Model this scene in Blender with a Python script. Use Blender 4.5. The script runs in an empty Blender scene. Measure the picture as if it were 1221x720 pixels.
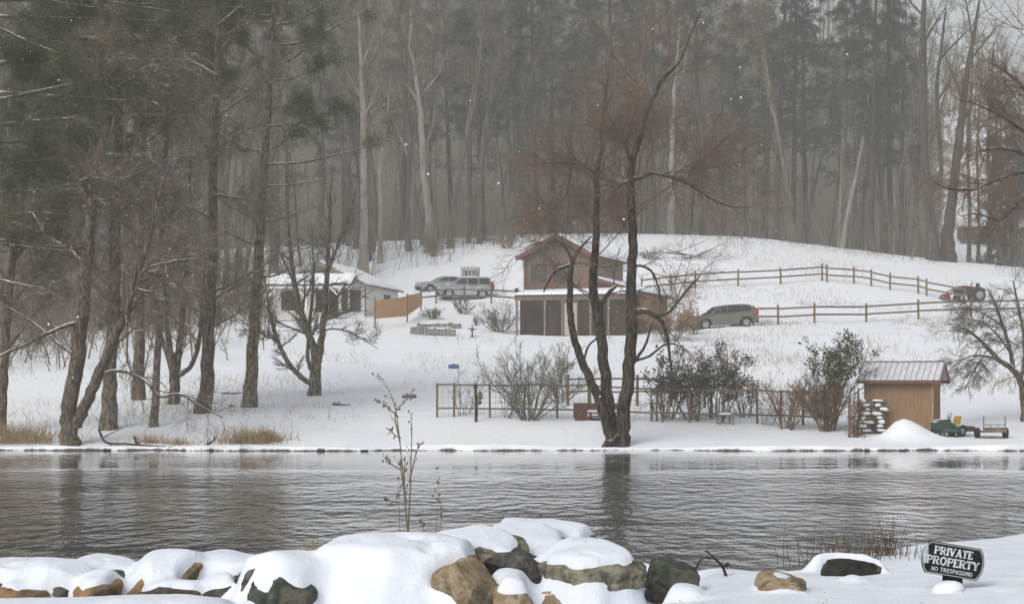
import bpy, math, random
import numpy as np
from mathutils import Vector, Matrix

SC = bpy.context.scene
COL = SC.collection
# ------------------------------------------------------------------ camera, sky, sun, exposure
F = 2278.0          # focal length in photograph pixels (photograph is 1221 px wide)
HC = 2.6            # camera height above the pond
HORIZON = 453.0     # photograph row of the horizon
cam_d = bpy.data.cameras.new('camera'); cam = bpy.data.objects.new('camera', cam_d); COL.objects.link(cam)
cam.location = (0, 0, HC); cam.rotation_euler = (math.radians(90), 0, 0)
cam_d.sensor_width = 36.0; cam_d.lens = F / 1221.0 * 36.0
cam_d.shift_y = (HORIZON - 360.0) / 1221.0
cam_d.clip_start = 0.1; cam_d.clip_end = 5000
SC.camera = cam

SUN_EL, SUN_AZ = math.radians(40), math.radians(215)   # behind the camera, a little to the left
W = bpy.data.worlds.new('World'); SC.world = W; W.use_nodes = True
nt = W.node_tree; nt.nodes.clear()
sky = nt.nodes.new('ShaderNodeTexSky'); sky.sky_type = 'NISHITA'; sky.sun_disc = False
sky.sun_elevation = SUN_EL; sky.sun_rotation = SUN_AZ
sky.air_density = 1.0; sky.dust_density = 4.0; sky.ozone_density = 1.0
hsv = nt.nodes.new('ShaderNodeHueSaturation'); hsv.inputs['Saturation'].default_value = 0.28
bg = nt.nodes.new('ShaderNodeBackground'); bg.inputs['Strength'].default_value = 0.15
wo = nt.nodes.new('ShaderNodeOutputWorld')
nt.links.new(sky.outputs[0], hsv.inputs['Color']); nt.links.new(hsv.outputs[0], bg.inputs['Color'])
nt.links.new(bg.outputs[0], wo.inputs['Surface'])
sun_d = bpy.data.lights.new('sun', 'SUN'); sun_d.energy = 0.9; sun_d.angle = math.radians(28); sun_d.color = (1.0, 0.97, 0.93)
sun = bpy.data.objects.new('sun', sun_d); COL.objects.link(sun)
sd = Vector((math.sin(SUN_AZ) * math.cos(SUN_EL), math.cos(SUN_AZ) * math.cos(SUN_EL), math.sin(SUN_EL)))
sun.rotation_euler = (-sd).to_track_quat('-Z', 'Y').to_euler()
VS = SC.view_settings
VS.view_transform = 'Standard'; VS.look = 'None'; VS.gamma = 1.0; VS.use_curve_mapping = False
VS.exposure = 0.05
cy = SC.cycles
cy.max_bounces = 6; cy.diffuse_bounces = 3; cy.glossy_bounces = 3; cy.transmission_bounces = 3
cy.volume_bounces = 2; cy.transparent_max_bounces = 8
cy.use_denoising = True
HAZE_DENSITY = 0.0012

# ------------------------------------------------------------------ helpers
def srgb(r, g, b):
    f = lambda c: (c / 255.0) / 12.92 if c <= 10 else (((c / 255.0) + 0.055) / 1.055) ** 2.4
    return (f(r), f(g), f(b))

def at(px, py, Y):
    return np.array([(px - 610.5) / F * Y, Y, HC + (HORIZON - py) / F * Y])
def xat(px, Y): return (px - 610.5) / F * Y

def smooth(a, b, x):
    t = np.clip((x - a) / (b - a), 0, 1); return t * t * (3 - 2 * t)

def norm(v): return v / np.maximum(np.linalg.norm(v, axis=-1, keepdims=True), 1e-9)

_nz = {}
def noise3(p, freq, seed=0, octaves=3):
    """smooth pseudo-noise, a sum of randomly oriented sines, about -1..1"""
    p = np.asarray(p, float); out = np.zeros(p.shape[:-1]); amp = 1.0; tot = 0
    for o in range(octaves):
        key = (seed, o)
        if key not in _nz:
            r = np.random.default_rng(seed * 101 + o * 7 + 3)
            _nz[key] = (norm(r.normal(size=(7, 3))) * r.uniform(.6, 1.5, (7, 1)), r.uniform(0, 6.28, 7))
        d, ph = _nz[key]
        s = np.zeros_like(out)
        for k in range(7): s = s + np.sin(freq * (p @ d[k]) + ph[k])
        out = out + amp * s / 3.2; tot += amp; amp *= .5; freq *= 2.1
    return out / tot
def noise2(x, y, freq, seed=0, octaves=3):
    x = np.asarray(x, float); y = np.asarray(y, float)
    return noise3(np.stack([x, y, np.zeros_like(x)], -1), freq, seed, octaves)

# ------------------------------------------------------------------ materials
def mat(name, color, rough=0.8, spec=0.3, color2=None, scale=6.0, mix=(.35, .65), bump=0.0, bscale=20.0, snow=None, metallic=0.0, stretch=None, detail=4.0):
    """Principled surface: base colour broken up by noise, optional bump, optional dusting of snow on up-facing faces
    (snow = (threshold, softness, noise scale))"""
    m = bpy.data.materials.new(name); m.use_nodes = True
    n = m.node_tree.nodes; l = m.node_tree.links
    b = n['Principled BSDF']; b.inputs['Roughness'].default_value = rough
    b.inputs['Specular IOR Level'].default_value = spec; b.inputs['Metallic'].default_value = metallic
    tc = n.new('ShaderNodeTexCoord'); vec = tc.outputs['Object']
    if stretch:
        mp = n.new('ShaderNodeMapping'); mp.inputs['Scale'].default_value = stretch; l.new(vec, mp.inputs[0]); vec = mp.outputs[0]
    c_out = None
    if color2 is not None:
        t = n.new('ShaderNodeTexNoise'); t.inputs['Scale'].default_value = scale; t.inputs['Detail'].default_value = detail
        l.new(vec, t.inputs['Vector'])
        r = n.new('ShaderNodeValToRGB'); r.color_ramp.elements[0].position = mix[0]; r.color_ramp.elements[1].position = mix[1]
        r.color_ramp.elements[0].color = (*color, 1); r.color_ramp.elements[1].color = (*color2, 1)
        l.new(t.outputs['Fac'], r.inputs[0]); c_out = r.outputs[0]
    if snow:
        g = n.new('ShaderNodeNewGeometry'); sx = n.new('ShaderNodeSeparateXYZ'); l.new(g.outputs['Normal'], sx.inputs[0])
        tn = n.new('ShaderNodeTexNoise'); tn.inputs['Scale'].default_value = snow[2]; tn.inputs['Detail'].default_value = 3
        l.new(tc.outputs['Object'], tn.inputs['Vector'])
        ma = n.new('ShaderNodeMath'); ma.operation = 'MULTIPLY_ADD'; l.new(tn.outputs['Fac'], ma.inputs[0]); ma.inputs[1].default_value = 1.6; 
        l.new(sx.outputs['Z'], ma.inputs[2])
        mr = n.new('ShaderNodeMapRange'); l.new(ma.outputs[0], mr.inputs[0])
        mr.inputs[1].default_value = snow[0] + .8; mr.inputs[2].default_value = snow[0] + .8 + snow[1]
        mx = n.new('ShaderNodeMix'); mx.data_type = 'RGBA'; l.new(mr.outputs[0], mx.inputs[0])
        if c_out is not None: l.new(c_out, mx.inputs[6])
        else: mx.inputs[6].default_value = (*color, 1)
        mx.inputs[7].default_value = (.82, .84, .88, 1); c_out = mx.outputs[2]
    if c_out is not None: l.new(c_out, b.inputs['Base Color'])
    else: b.inputs['Base Color'].default_value = (*color, 1)
    if bump:
        tb = n.new('ShaderNodeTexNoise'); tb.inputs['Scale'].default_value = bscale; tb.inputs['Detail'].default_value = 5
        l.new(vec, tb.inputs['Vector'])
        bp = n.new('ShaderNodeBump'); bp.inputs['Strength'].default_value = 1.0; bp.inputs['Distance'].default_value = bump
        l.new(tb.outputs['Fac'], bp.inputs['Height']); l.new(bp.outputs[0], b.inputs['Normal'])
    return m

M = {}
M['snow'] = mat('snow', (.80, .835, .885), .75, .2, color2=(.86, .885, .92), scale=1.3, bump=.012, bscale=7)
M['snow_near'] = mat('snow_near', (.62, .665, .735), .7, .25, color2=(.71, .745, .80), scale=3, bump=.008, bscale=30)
M['bark_dark'] = mat('bark_dark', (.065, .053, .04), .9, .15, color2=(.19, .16, .12), scale=11, mix=(.42, .60), bump=.06, bscale=18, snow=(.50, .25, 2.5), stretch=(1, 1, .35))
M['bark_willow'] = mat('bark_willow', (.022, .018, .015), .9, .15, color2=(.10, .082, .062), scale=11, mix=(.42, .62), bump=.06, bscale=16, snow=(.75, .25, 2.0), stretch=(1, 1, .3))
M['bark_pine'] = mat('bark_pine', (.08, .067, .05), .9, .15, color2=(.25, .22, .165), scale=11, mix=(.42, .60), bump=.06, bscale=17, snow=(.58, .25, 2.0), stretch=(1, 1, .4))
M['bark_grey'] = mat('bark_grey', (.06, .055, .043), .9, .15, color2=(.16, .148, .12), scale=2.5, stretch=(1, 1, .25), snow=(.8, .3, 1.5))
M['bark_pale'] = mat('bark_pale', (.20, .18, .145), .9, .15, color2=(.34, .315, .26), scale=2.0, stretch=(1, 1, .3))
M['twig_brown'] = mat('twig_brown', (.115, .097, .065), .9, .1, color2=(.21, .178, .12), scale=2, snow=(.78, .25, 3.0))
M['twig_willow'] = mat('twig_willow', (.225, .16, .11), .9, .1, color2=(.145, .105, .075), scale=1.5)
M['twig_grey'] = mat('twig_grey', (.10, .094, .072), .9, .1, color2=(.20, .188, .148), scale=.6, snow=(.9, .3, 1.5))
M['twig_tan'] = mat('twig_tan', (.21, .15, .095), .9, .1, color2=(.13, .09, .06), scale=3)
M['needle'] = mat('needle', (.062, .078, .034), .8, .2, color2=(.125, .135, .062), scale=1.2)
M['needle_far'] = mat('needle_far', (.022, .03, .02), .8, .2, color2=(.045, .052, .034), scale=.5)
M['leaf_evergreen'] = mat('leaf_evergreen', (.026, .038, .02), .55, .4, color2=(.05, .062, .03), scale=5, snow=(.72, .2, 5.0))
M['leaf_tan'] = mat('leaf_tan', (.42, .27, .14), .8, .2, color2=(.30, .19, .10), scale=5)
M['grass_dry'] = mat('grass_dry', (.34, .25, .15), .9, .1, color2=(.22, .16, .10), scale=9)

# ------------------------------------------------------------------ mesh building
class Geo:
    def __init__(s): s.v = []; s.q = []; s.t = []; s.n = []; s.c = 0
    def add(s, v, quads=None, tris=None, ngons=None):
        v = np.asarray(v, float).reshape(-1, 3); s.v.append(v)
        if quads is not None and len(quads): s.q.append(np.asarray(quads, int) + s.c)
        if tris is not None and len(tris): s.t.append(np.asarray(tris, int) + s.c)
        for g in (ngons or []): s.n.append([i + s.c for i in g])
        s.c += len(v); return s
    def tubes(s, P, R, S=5, cap=False):
        P = np.asarray(P, float); R = np.asarray(R, float)
        if P.ndim == 2: P = P[None]; R = R[None]
        N, K = P.shape[:2]
        if N == 0: return s
        T = norm(np.gradient(P, axis=1)); ref = np.zeros_like(T)
        up = np.abs(T[:, :1, 2]) < .85
        ref[..., 2] = np.where(up, 1., 0.); ref[..., 0] = np.where(up, 0., 1.)
        U = norm(np.cross(T, ref)); V = np.cross(T, U)
        a = np.arange(S) * 2 * np.pi / S
        ring = P[:, :, None, :] + R[:, :, None, None] * (np.cos(a)[None, None, :, None] * U[:, :, None, :] + np.sin(a)[None, None, :, None] * V[:, :, None, :])
        idx = np.arange(N * K * S).reshape(N, K, S); nx = np.roll(idx, -1, axis=2)
        q = np.stack([idx[:, :-1], nx[:, :-1], nx[:, 1:], idx[:, 1:]], -1).reshape(-1, 4)
        ng = []
        if cap:
            for i in range(N): ng.append(list(idx[i, 0][::-1])); ng.append(list(idx[i, -1]))
        return s.add(ring.reshape(-1, 3), quads=q, ngons=ng)
    def bar(s, a, b, r, S=6): return s.tubes(np.array([a, b], float), np.array([r, r], float), S, cap=True)
    def box(s, x0, x1, y0, y1, z0, z1):
        v = [(x, y, z) for z in (z0, z1) for y in (y0, y1) for x in (x0, x1)]
        return s.add(v, quads=[(0, 2, 3, 1), (4, 5, 7, 6), (0, 1, 5, 4), (2, 6, 7, 3), (1, 3, 7, 5), (0, 4, 6, 2)])
    def beam(s, a, b, w, h):
        """a bar of rectangular section between two points, h is measured upwards"""
        a = np.array(a, float); b = np.array(b, float); d = norm(b - a)
        ref = np.array([0, 0, 1.]) if abs(d[2]) < .9 else np.array([0, 1., 0])
        u = norm(np.cross(d, ref)); w_ = np.cross(u, d)
        v = [p + sx * u * w / 2 + sz * w_ * h / 2 for p in (a, b) for sx, sz in ((-1, -1), (1, -1), (1, 1), (-1, 1))]
        return s.add(v, quads=[(0, 1, 2, 3), (7, 6, 5, 4), (0, 4, 5, 1), (1, 5, 6, 2), (2, 6, 7, 3), (3, 7, 4, 0)])
    def prism(s, poly, d0, d1, axis='y'):
        """polygon in the two other axes, pushed from d0 to d1 along axis"""
        n = len(poly); v = []
        for d in (d0, d1):
            for a, b in poly: v.append({'y': (a, d, b), 'x': (d, a, b), 'z': (a, b, d)}[axis])
        q = [(i, (i + 1) % n, n + (i + 1) % n, n + i) for i in range(n)]
        return s.add(v, quads=q, ngons=[list(range(n))[::-1], list(range(n, 2 * n))])
    def sheet(s, P):
        P = np.asarray(P, float); a, b = P.shape[:2]; i = np.arange(a * b).reshape(a, b)
        q = np.stack([i[:-1, :-1], i[:-1, 1:], i[1:, 1:], i[1:, :-1]], -1).reshape(-1, 4)
        return s.add(P.reshape(-1, 3), quads=q)
    def ball(s, c, r, sub=2, squash=(1, 1, 1)):
        v, f = ico(sub); return s.add(v * np.array(squash) * r + np.array(c), tris=f)
    def mesh(s, name, smooth_=False):
        me = bpy.data.meshes.new(name)
        v = np.concatenate(s.v) if s.v else np.zeros((0, 3))
        q = np.concatenate(s.q) if s.q else np.zeros((0, 4), int); t = np.concatenate(s.t) if s.t else np.zeros((0, 3), int)
        ngl = [len(g) for g in s.n]
        li = np.concatenate([q.ravel(), t.ravel(), np.array([i for g in s.n for i in g], int)]).astype(np.int32)
        lt = np.concatenate([np.full(len(q), 4), np.full(len(t), 3), np.array(ngl, int)]).astype(np.int32)
        ls = (np.cumsum(lt) - lt).astype(np.int32)
        me.vertices.add(len(v)); me.vertices.foreach_set('co', v.astype(np.float32).ravel())
        me.loops.add(len(li)); me.loops.foreach_set('vertex_index', li)
        me.polygons.add(len(lt)); me.polygons.foreach_set('loop_start', ls)
        me.update(calc_edges=True); me.validate()
        me.polygons.foreach_set('use_smooth', np.full(len(me.polygons), smooth_)); me.update()
        return me
    def build(s, name, m, parent=None, smooth_=False, loc=None):
        me = s.mesh(name, smooth_); me.materials.append(m)
        o = bpy.data.objects.new(name, me); COL.objects.link(o)
        if parent is not None: o.parent = parent
        if loc is not None: o.location = loc
        return o

_ico = {}
def ico(sub):
    if sub not in _ico:
        import bmesh
        bm = bmesh.new(); bmesh.ops.create_icosphere(bm, subdivisions=sub, radius=1.0); bm.verts.ensure_lookup_table()
        v = np.array([x.co[:] for x in bm.verts]); f = np.array([[y.index for y in x.verts] for x in bm.faces]); bm.free()
        _ico[sub] = (v, f)
    return _ico[sub]

def tag(o, label=None, cat=None, group=None, kind=None):
    for k, v in (('label', label), ('category', cat), ('group', group), ('kind', kind)):
        if v: o[k] = v
    return o
def thing(name, label, cat, loc=(0, 0, 0), rz=0.0, group=None):
    o = bpy.data.objects.new(name, None); COL.objects.link(o); o.empty_display_size = .2
    o.location = tuple(float(c) for c in loc); o.rotation_euler = (0, 0, rz)
    return tag(o, label, cat, group)
def copy_thing(root, loc, rz=0.0, scale=1.0, label=None):
    c = root.copy(); COL.objects.link(c); c.location = tuple(float(x) for x in loc); c.rotation_euler = (0, 0, rz); c.scale = (scale,) * 3
    if label: c['label'] = label
    for ch in list(root.children):
        d = ch.copy(); COL.objects.link(d); d.parent = c
        for g in list(ch.children):
            e = g.copy(); COL.objects.link(e); e.parent = d
    return c

# ------------------------------------------------------------------ branching
def grow(P0, D, L, R, K, rng, wander=.15, trop=0.0, taper=.35):
    P0 = np.asarray(P0, float); D = norm(np.asarray(D, float)); L = np.asarray(L, float); N = len(P0)
    pts = [P0]; d = D
    for k in range(1, K):
        d = d + wander * rng.normal(size=(N, 3)); d[:, 2] += trop; d = norm(d)
        pts.append(pts[-1] + d * (L / (K - 1))[:, None])
    return np.stack(pts, 1), np.asarray(R)[:, None] * np.linspace(1, taper, K)[None]
def spawn(P, R, n, rng, t0=.25, t1=1.0, ang=(.6, 1.1), lr=.4, rr=.5, lmin=0.0, fall=.6, flat=0.0):
    N, K = P.shape[:2]; tot = N * n
    pi = np.repeat(np.arange(N), n); t = rng.uniform(t0, t1, tot); f = t * (K - 1); i = np.minimum(f.astype(int), K - 2); w = (f - i)[:, None]
    pos = P[pi, i] * (1 - w) + P[pi, i + 1] * w; tan = norm(P[pi, i + 1] - P[pi, i])
    rad = R[pi, i] * (1 - w[:, 0]) + R[pi, i + 1] * w[:, 0]
    plen = np.linalg.norm(np.diff(P, axis=1), axis=2).sum(1)[pi]
    rv = rng.normal(size=(tot, 3)); rv[:, 2] *= (1 - flat); perp = norm(rv - (rv * tan).sum(1, keepdims=True) * tan)
    a = rng.uniform(ang[0], ang[1], tot)[:, None]
    D = tan * np.cos(a) + perp * np.sin(a)
    L = np.maximum(plen * lr * (1 - fall * t) * rng.uniform(.55, 1.3, tot), lmin)
    return pos, D, L, np.maximum(rad * rr, .002)
def catmull(pts, K):
    p = np.asarray(pts, float); n = len(p)
    if n == 2: p = np.array([p[0], (p[0] + p[1]) / 2, p[1]]); n = 3
    q = np.concatenate([[2 * p[0] - p[1]], p, [2 * p[-1] - p[-2]]])
    out = []
    for u in np.linspace(0, n - 1, K):
        i = min(int(u), n - 2); t = u - i; a, b, c, d = q[i], q[i + 1], q[i + 2], q[i + 3]
        out.append(.5 * ((2 * b) + (-a + c) * t + (2 * a - 5 * b + 4 * c - d) * t * t + (-a + 3 * b - 3 * c + d) * t ** 3))
    return np.array(out)
def blades(geo, C, D, length, width, rng, droop=0.0):
    """thin leaf or needle triangles from points C along D"""
    N = len(C); D = norm(D); s = norm(np.cross(D, norm(rng.normal(size=(N, 3)))))
    L = np.asarray(length) * rng.uniform(.6, 1.3, N); Wd = width * rng.uniform(.7, 1.3, N)
    tip = C + D * L[:, None]; tip[:, 2] -= droop * L
    v = np.stack([C - s * Wd[:, None] / 2, C + s * Wd[:, None] / 2, tip], 1).reshape(-1, 3)
    geo.add(v, tris=np.arange(N * 3).reshape(-1, 3))
def leaves(geo, C, D, length, width, rng):
    """diamond leaves"""
    N = len(C); D = norm(D); s = norm(np.cross(D, norm(rng.normal(size=(N, 3)))))
    L = length * rng.uniform(.7, 1.3, N)[:, None]; Wd = width * rng.uniform(.7, 1.3, N)[:, None]
    v = np.stack([C, C + D * L * .5 + s * Wd / 2, C + D * L, C + D * L * .5 - s * Wd / 2], 1).reshape(-1, 3)
    geo.add(v, quads=np.arange(N * 4).reshape(-1, 4))
# ------------------------------------------------------------------ terrain of the far bank and hill
_cp = []
def cp(Y, rows):
    for px, z in rows: _cp.append((xat(px, Y), Y, z))
cp(71.5, [(-400, .2), (-100, .2), (150, .2), (400, .2), (650, .2), (900, .2), (1150, .2), (1500, .2)])
cp(74.5, [(-400, .5), (0, .5), (300, .45), (600, .5), (900, .45), (1150, .4), (1500, .5)])
cp(78, [(-400, 1.), (0, .95), (243, 1.15), (400, 1.05), (520, 1.08), (680, 1.08), (900, .85), (1080, .6), (1221, .6), (1500, .8)])
cp(88, [(-300, 1.7), (0, 1.7), (250, 1.85), (375, 1.87), (550, 1.9), (700, 1.95), (900, 2.0), (1080, 1.7), (1221, 1.6), (1500, 1.9)])
cp(105, [(-300, 3.2), (0, 3.3), (250, 3.5), (400, 3.5), (541, 3.35), (700, 3.6), (900, 4.1), (1100, 3.8), (1400, 3.8)])
cp(118, [(620, 4.8), (760, 4.9), (515, 4.8)])
cp(126, [(-300, 5), (0, 5.2), (250, 5.6), (400, 6.1), (515, 5.75), (563, 5.6), (620, 5.6), (700, 5.64), (790, 5.75), (820, 5.9), (900, 6.1), (1050, 6.0), (1200, 6.0), (1450, 6)])
cp(129, [(820, 6.0), (900, 6.3)])
cp(134, [(330, 6.85), (435, 6.95), (520, 7.1), (700, 6.2), (880, 6.8), (1030, 6.75), (1150, 7.0), (1400, 7)])
cp(142, [(-300, 6.6), (0, 6.8), (200, 7.0), (330, 7.2), (520, 8.25), (586, 8.25)])
cp(148, [(440, 8.3), (560, 8.6), (650, 9.0), (750, 9.4), (850, 9.7), (930, 9.94), (1030, 9.6), (1150, 8.75), (1350, 8.5)])
cp(165, [(-300, 9.5), (0, 10), (150, 10.5), (300, 11), (430, 12.9), (505, 13.2), (620, 14.0), (720, 14.4), (800, 14.3), (900, 14.1), (1000, 13.4), (1100, 12.5), (1200, 11.8), (1400, 11.5)])
cp(185, [(-300, 14), (0, 14.5), (250, 15), (430, 15.8), (505, 16.1), (620, 16.6), (800, 16.8), (900, 16.5), (1000, 15.6), (1100, 14.5), (1200, 13.6), (1400, 13.5)])
cp(215, [(-300, 16), (0, 16.5), (400, 17), (800, 17.3), (1000, 16.2), (1100, 15.6), (1200, 16.0), (1400, 16)])
cp(260, [(-300, 29), (0, 30), (400, 30), (800, 30), (1050, 27), (1150, 24), (1300, 26)])
cp(330, [(-300, 56), (0, 58), (400, 60), (800, 60), (1050, 48), (1150, 40), (1300, 42)])
cp(420, [(-300, 92), (0, 92), (400, 95), (800, 92), (1000, 76), (1150, 56), (1250, 48), (1400, 50)])
cp(490, [(-300, 112), (0, 112), (400, 115), (800, 110), (1150, 66), (1400, 56)])
_C = np.array(_cp)
def _rbf_fit(C, lam=.6):
    xy = C[:, :2]; d = np.linalg.norm(xy[:, None] - xy[None], axis=2); n = len(C)
    A = np.zeros((n + 3, n + 3)); A[:n, :n] = -d + lam * np.eye(n)
    Pm = np.concatenate([np.ones((n, 1)), xy], 1); A[:n, n:] = Pm; A[n:, :n] = Pm.T
    return np.linalg.solve(A, np.concatenate([C[:, 2], [0, 0, 0]]))
_w = _rbf_fit(_C)
SHED = at(1112, 515, 75)
def gz(x, y, relief=True):
    x = np.asarray(x, float); y = np.asarray(y, float); sh = np.broadcast(x, y).shape
    xf = np.broadcast_to(x, sh).ravel(); yf = np.broadcast_to(y, sh).ravel()
    z = np.zeros(len(xf))
    for i in range(0, len(xf), 20000):
        a = np.stack([xf[i:i + 20000], yf[i:i + 20000]], 1)
        d = np.linalg.norm(a[:, None] - _C[None, :, :2], axis=2)
        z[i:i + 20000] = -d @ _w[:-3] + _w[-3] + a @ _w[-2:]
    if relief:
        z += .06 * noise2(xf, yf, .55, 5) * smooth(71, 76, yf) + .25 * noise2(xf, yf, .12, 6) * smooth(85, 150, yf)
        z += (.07 * noise2(xf, yf, 1.6, 12, 3)) * smooth(78, 120, yf)
    if relief:
        for Y0, x0_, x1_, dp in ((79.6, -30, -1.5, .16), (80.6, -30, -3, .10), (127.2, 13, 34, .13), (128.9, 13, 34, .13), (147.2, -9, 2, .10)):
            z -= dp * np.exp(-((yf - Y0 - .5 * np.sin(xf * .21)) / .38) ** 2) * smooth(x0_, x0_ + 3, xf) * (1 - smooth(x1_ - 3, x1_, xf)) * (.7 + .4 * noise2(xf, yf, 1.3, 14))
        fp = np.abs(xf + 2.2 - .35 * np.sin(yf * .25)); st = np.sin(yf * 8.5) * np.where(xf + 2.2 - .35 * np.sin(yf * .25) > 0, 1, -1)
        z -= .13 * np.exp(-((fp - .14) / .14) ** 2) * smooth(.1, .8, st) * smooth(82, 86, yf) * (1 - smooth(119, 123, yf))
    mx = xat(1076, 73.6)
    z += .78 * np.exp(-((xf - mx) / (.85 + .25 * np.sign(xf - mx))) ** 2 - ((yf - 73.7) / .8) ** 2)   # snow heaped in front of the shed
    return z.reshape(sh) if sh else float(z[0])
def shore(x): return 70.3 + .22 * np.sin(x * .33 + 1) + .17 * np.sin(x * .71 + 4) + .13 * np.sin(x * 1.3) + .08 * np.sin(x * 2.9 + 2)
def ground_z(x, y):
    z = gz(x, y); s = shore(np.asarray(x, float)); t = smooth(0, .28, np.asarray(y, float) - s)
    return np.where(y < s, -.8, -.25 + (np.maximum(z, .17 + .10 * noise2(x, y * 0, .9, 52)) + .25) * t)
def gp(px, Y, dz=0.0):
    x = xat(px, Y); return np.array([x, Y, float(gz(x, Y)) + dz])
def gpy(px, py, Y0=72, Y1=230):
    """ground point seen at a pixel of the photograph"""
    Ys = np.linspace(Y0, Y1, 900); x = xat(px, Ys); z = gz(x, Ys); zr = HC + (HORIZON - py) / F * Ys
    k = np.argmax(z >= zr) if (z >= zr).any() else len(Ys) - 1
    return np.array([x[k], Ys[k], z[k]])

ys = np.concatenate([[60, 64, 67, 69], np.arange(69.6, 71.4, .03), np.arange(71.4, 72.6, .1), np.arange(72.6, 80, .22), np.arange(80, 110, .5), np.arange(110, 195, .8), np.arange(195, 500, 4)])
xs = np.concatenate([np.arange(-190, -62, 4), np.arange(-62, -26, 1.), np.arange(-26, 26, .3), np.arange(26, 62, 1.), np.arange(62, 191, 4)])
XX, YY = np.meshgrid(xs, ys)
ZZ = ground_z(XX, YY)
g = Geo().sheet(np.stack([XX, YY, ZZ], -1))
# ground material: snow, leaf litter under the wood, wet mud on the cut edge of the bank
m = bpy.data.materials.new('far_ground'); m.use_nodes = True
n = m.node_tree.nodes; l = m.node_tree.links; b = n['Principled BSDF']; b.inputs['Roughness'].default_value = .8; b.inputs['Specular IOR Level'].default_value = .15
att = n.new('ShaderNodeAttribute'); att.attribute_name = 'litter'
tc = n.new('ShaderNodeTexCoord')
t1 = n.new('ShaderNodeTexNoise'); t1.inputs['Scale'].default_value = .8; t1.inputs['Detail'].default_value = 8; t1.inputs['Roughness'].default_value = .7; l.new(tc.outputs['Object'], t1.inputs[0])
sz = n.new('ShaderNodeSeparateXYZ'); l.new(tc.outputs['Object'], sz.inputs[0])
mud = n.new('ShaderNodeMapRange'); mud.inputs[1].default_value = .31; mud.inputs[2].default_value = .24; mn_ = n.new('ShaderNodeMath'); mn_.operation = 'MULTIPLY_ADD'; l.new(t1.outputs['Fac'], mn_.inputs[0]); mn_.inputs[1].default_value = .5; l.new(sz.outputs['Z'], mn_.inputs[2]); l.new(mn_.outputs[0], mud.inputs[0])
mxx = n.new('ShaderNodeMath'); mxx.operation = 'MAXIMUM'; l.new(mud.outputs[0], mxx.inputs[0]); l.new(att.outputs['Fac'], mxx.inputs[1])
add = n.new('ShaderNodeMath'); add.operation = 'ADD'; l.new(mxx.outputs[0], add.inputs[0]); l.new(t1.outputs['Fac'], add.inputs[1])
mr = n.new('ShaderNodeMapRange'); mr.inputs[1].default_value = .93; mr.inputs[2].default_value = 1.1; l.new(add.outputs[0], mr.inputs[0])
mx = n.new('ShaderNodeMix'); mx.data_type = 'RGBA'; l.new(mr.outputs[0], mx.inputs[0])
t2 = n.new('ShaderNodeTexNoise'); t2.inputs['Scale'].default_value = .35; t2.inputs['Detail'].default_value = 6; l.new(tc.outputs['Object'], t2.inputs[0])
r2 = n.new('ShaderNodeValToRGB'); r2.color_ramp.elements[0].color = (.77, .80, .85, 1); r2.color_ramp.elements[1].color = (.86, .88, .91, 1); l.new(t2.outputs['Fac'], r2.inputs[0])
r3 = n.new('ShaderNodeValToRGB'); r3.color_ramp.elements[0].color = (.065, .06, .05, 1); r3.color_ramp.elements[1].color = (.15, .135, .11, 1); l.new(t1.outputs['Fac'], r3.inputs[0])
l.new(r2.outputs[0], mx.inputs[6]); l.new(r3.outputs[0], mx.inputs[7])
mx3 = n.new('ShaderNodeMix'); mx3.data_type = 'RGBA'; l.new(mud.outputs[0], mx3.inputs[0]); l.new(mx.outputs[2], mx3.inputs[6]); mx3.inputs[7].default_value = (.085, .075, .065, 1); l.new(mx3.outputs[2], b.inputs['Base Color'])
tb = n.new('ShaderNodeTexNoise'); tb.inputs['Scale'].default_value = 2.2; tb.inputs['Detail'].default_value = 6; l.new(tc.outputs['Object'], tb.inputs[0])
bp = n.new('ShaderNodeBump'); bp.inputs['Distance'].default_value = .10; bp.inputs['Strength'].default_value = .7; l.new(tb.outputs['Fac'], bp.inputs['Height']); l.new(bp.outputs[0], b.inputs['Normal'])
ground = g.build('ground', m, smooth_=True); tag(ground, kind='structure')
ratio = XX / np.maximum(YY, 1)
edge = 178 + 8 * noise2(XX, YY * 0, .08, 31) + 6 * np.clip(-ratio * 30, 0, 3)
edge = edge - 30 * smooth(-.12, -.24, ratio)
lit = smooth(0, 14, YY - edge) * (1 - .24 * smooth(5, 30, YY - edge)) * (1 - smooth(.222, .232, ratio) * (1 - smooth(.262, .275, ratio)) * 1.0)
# scattered stubble and dead leaves showing through thin snow on the slope
lit = np.maximum(lit, .46 * smooth(95, 110, YY) * (.55 + .45 * noise2(XX, YY, .16, 41)))
a = ground.data.attributes.new('litter', 'FLOAT', 'POINT'); a.data.foreach_set('value', lit.astype(np.float32).ravel())

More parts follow.
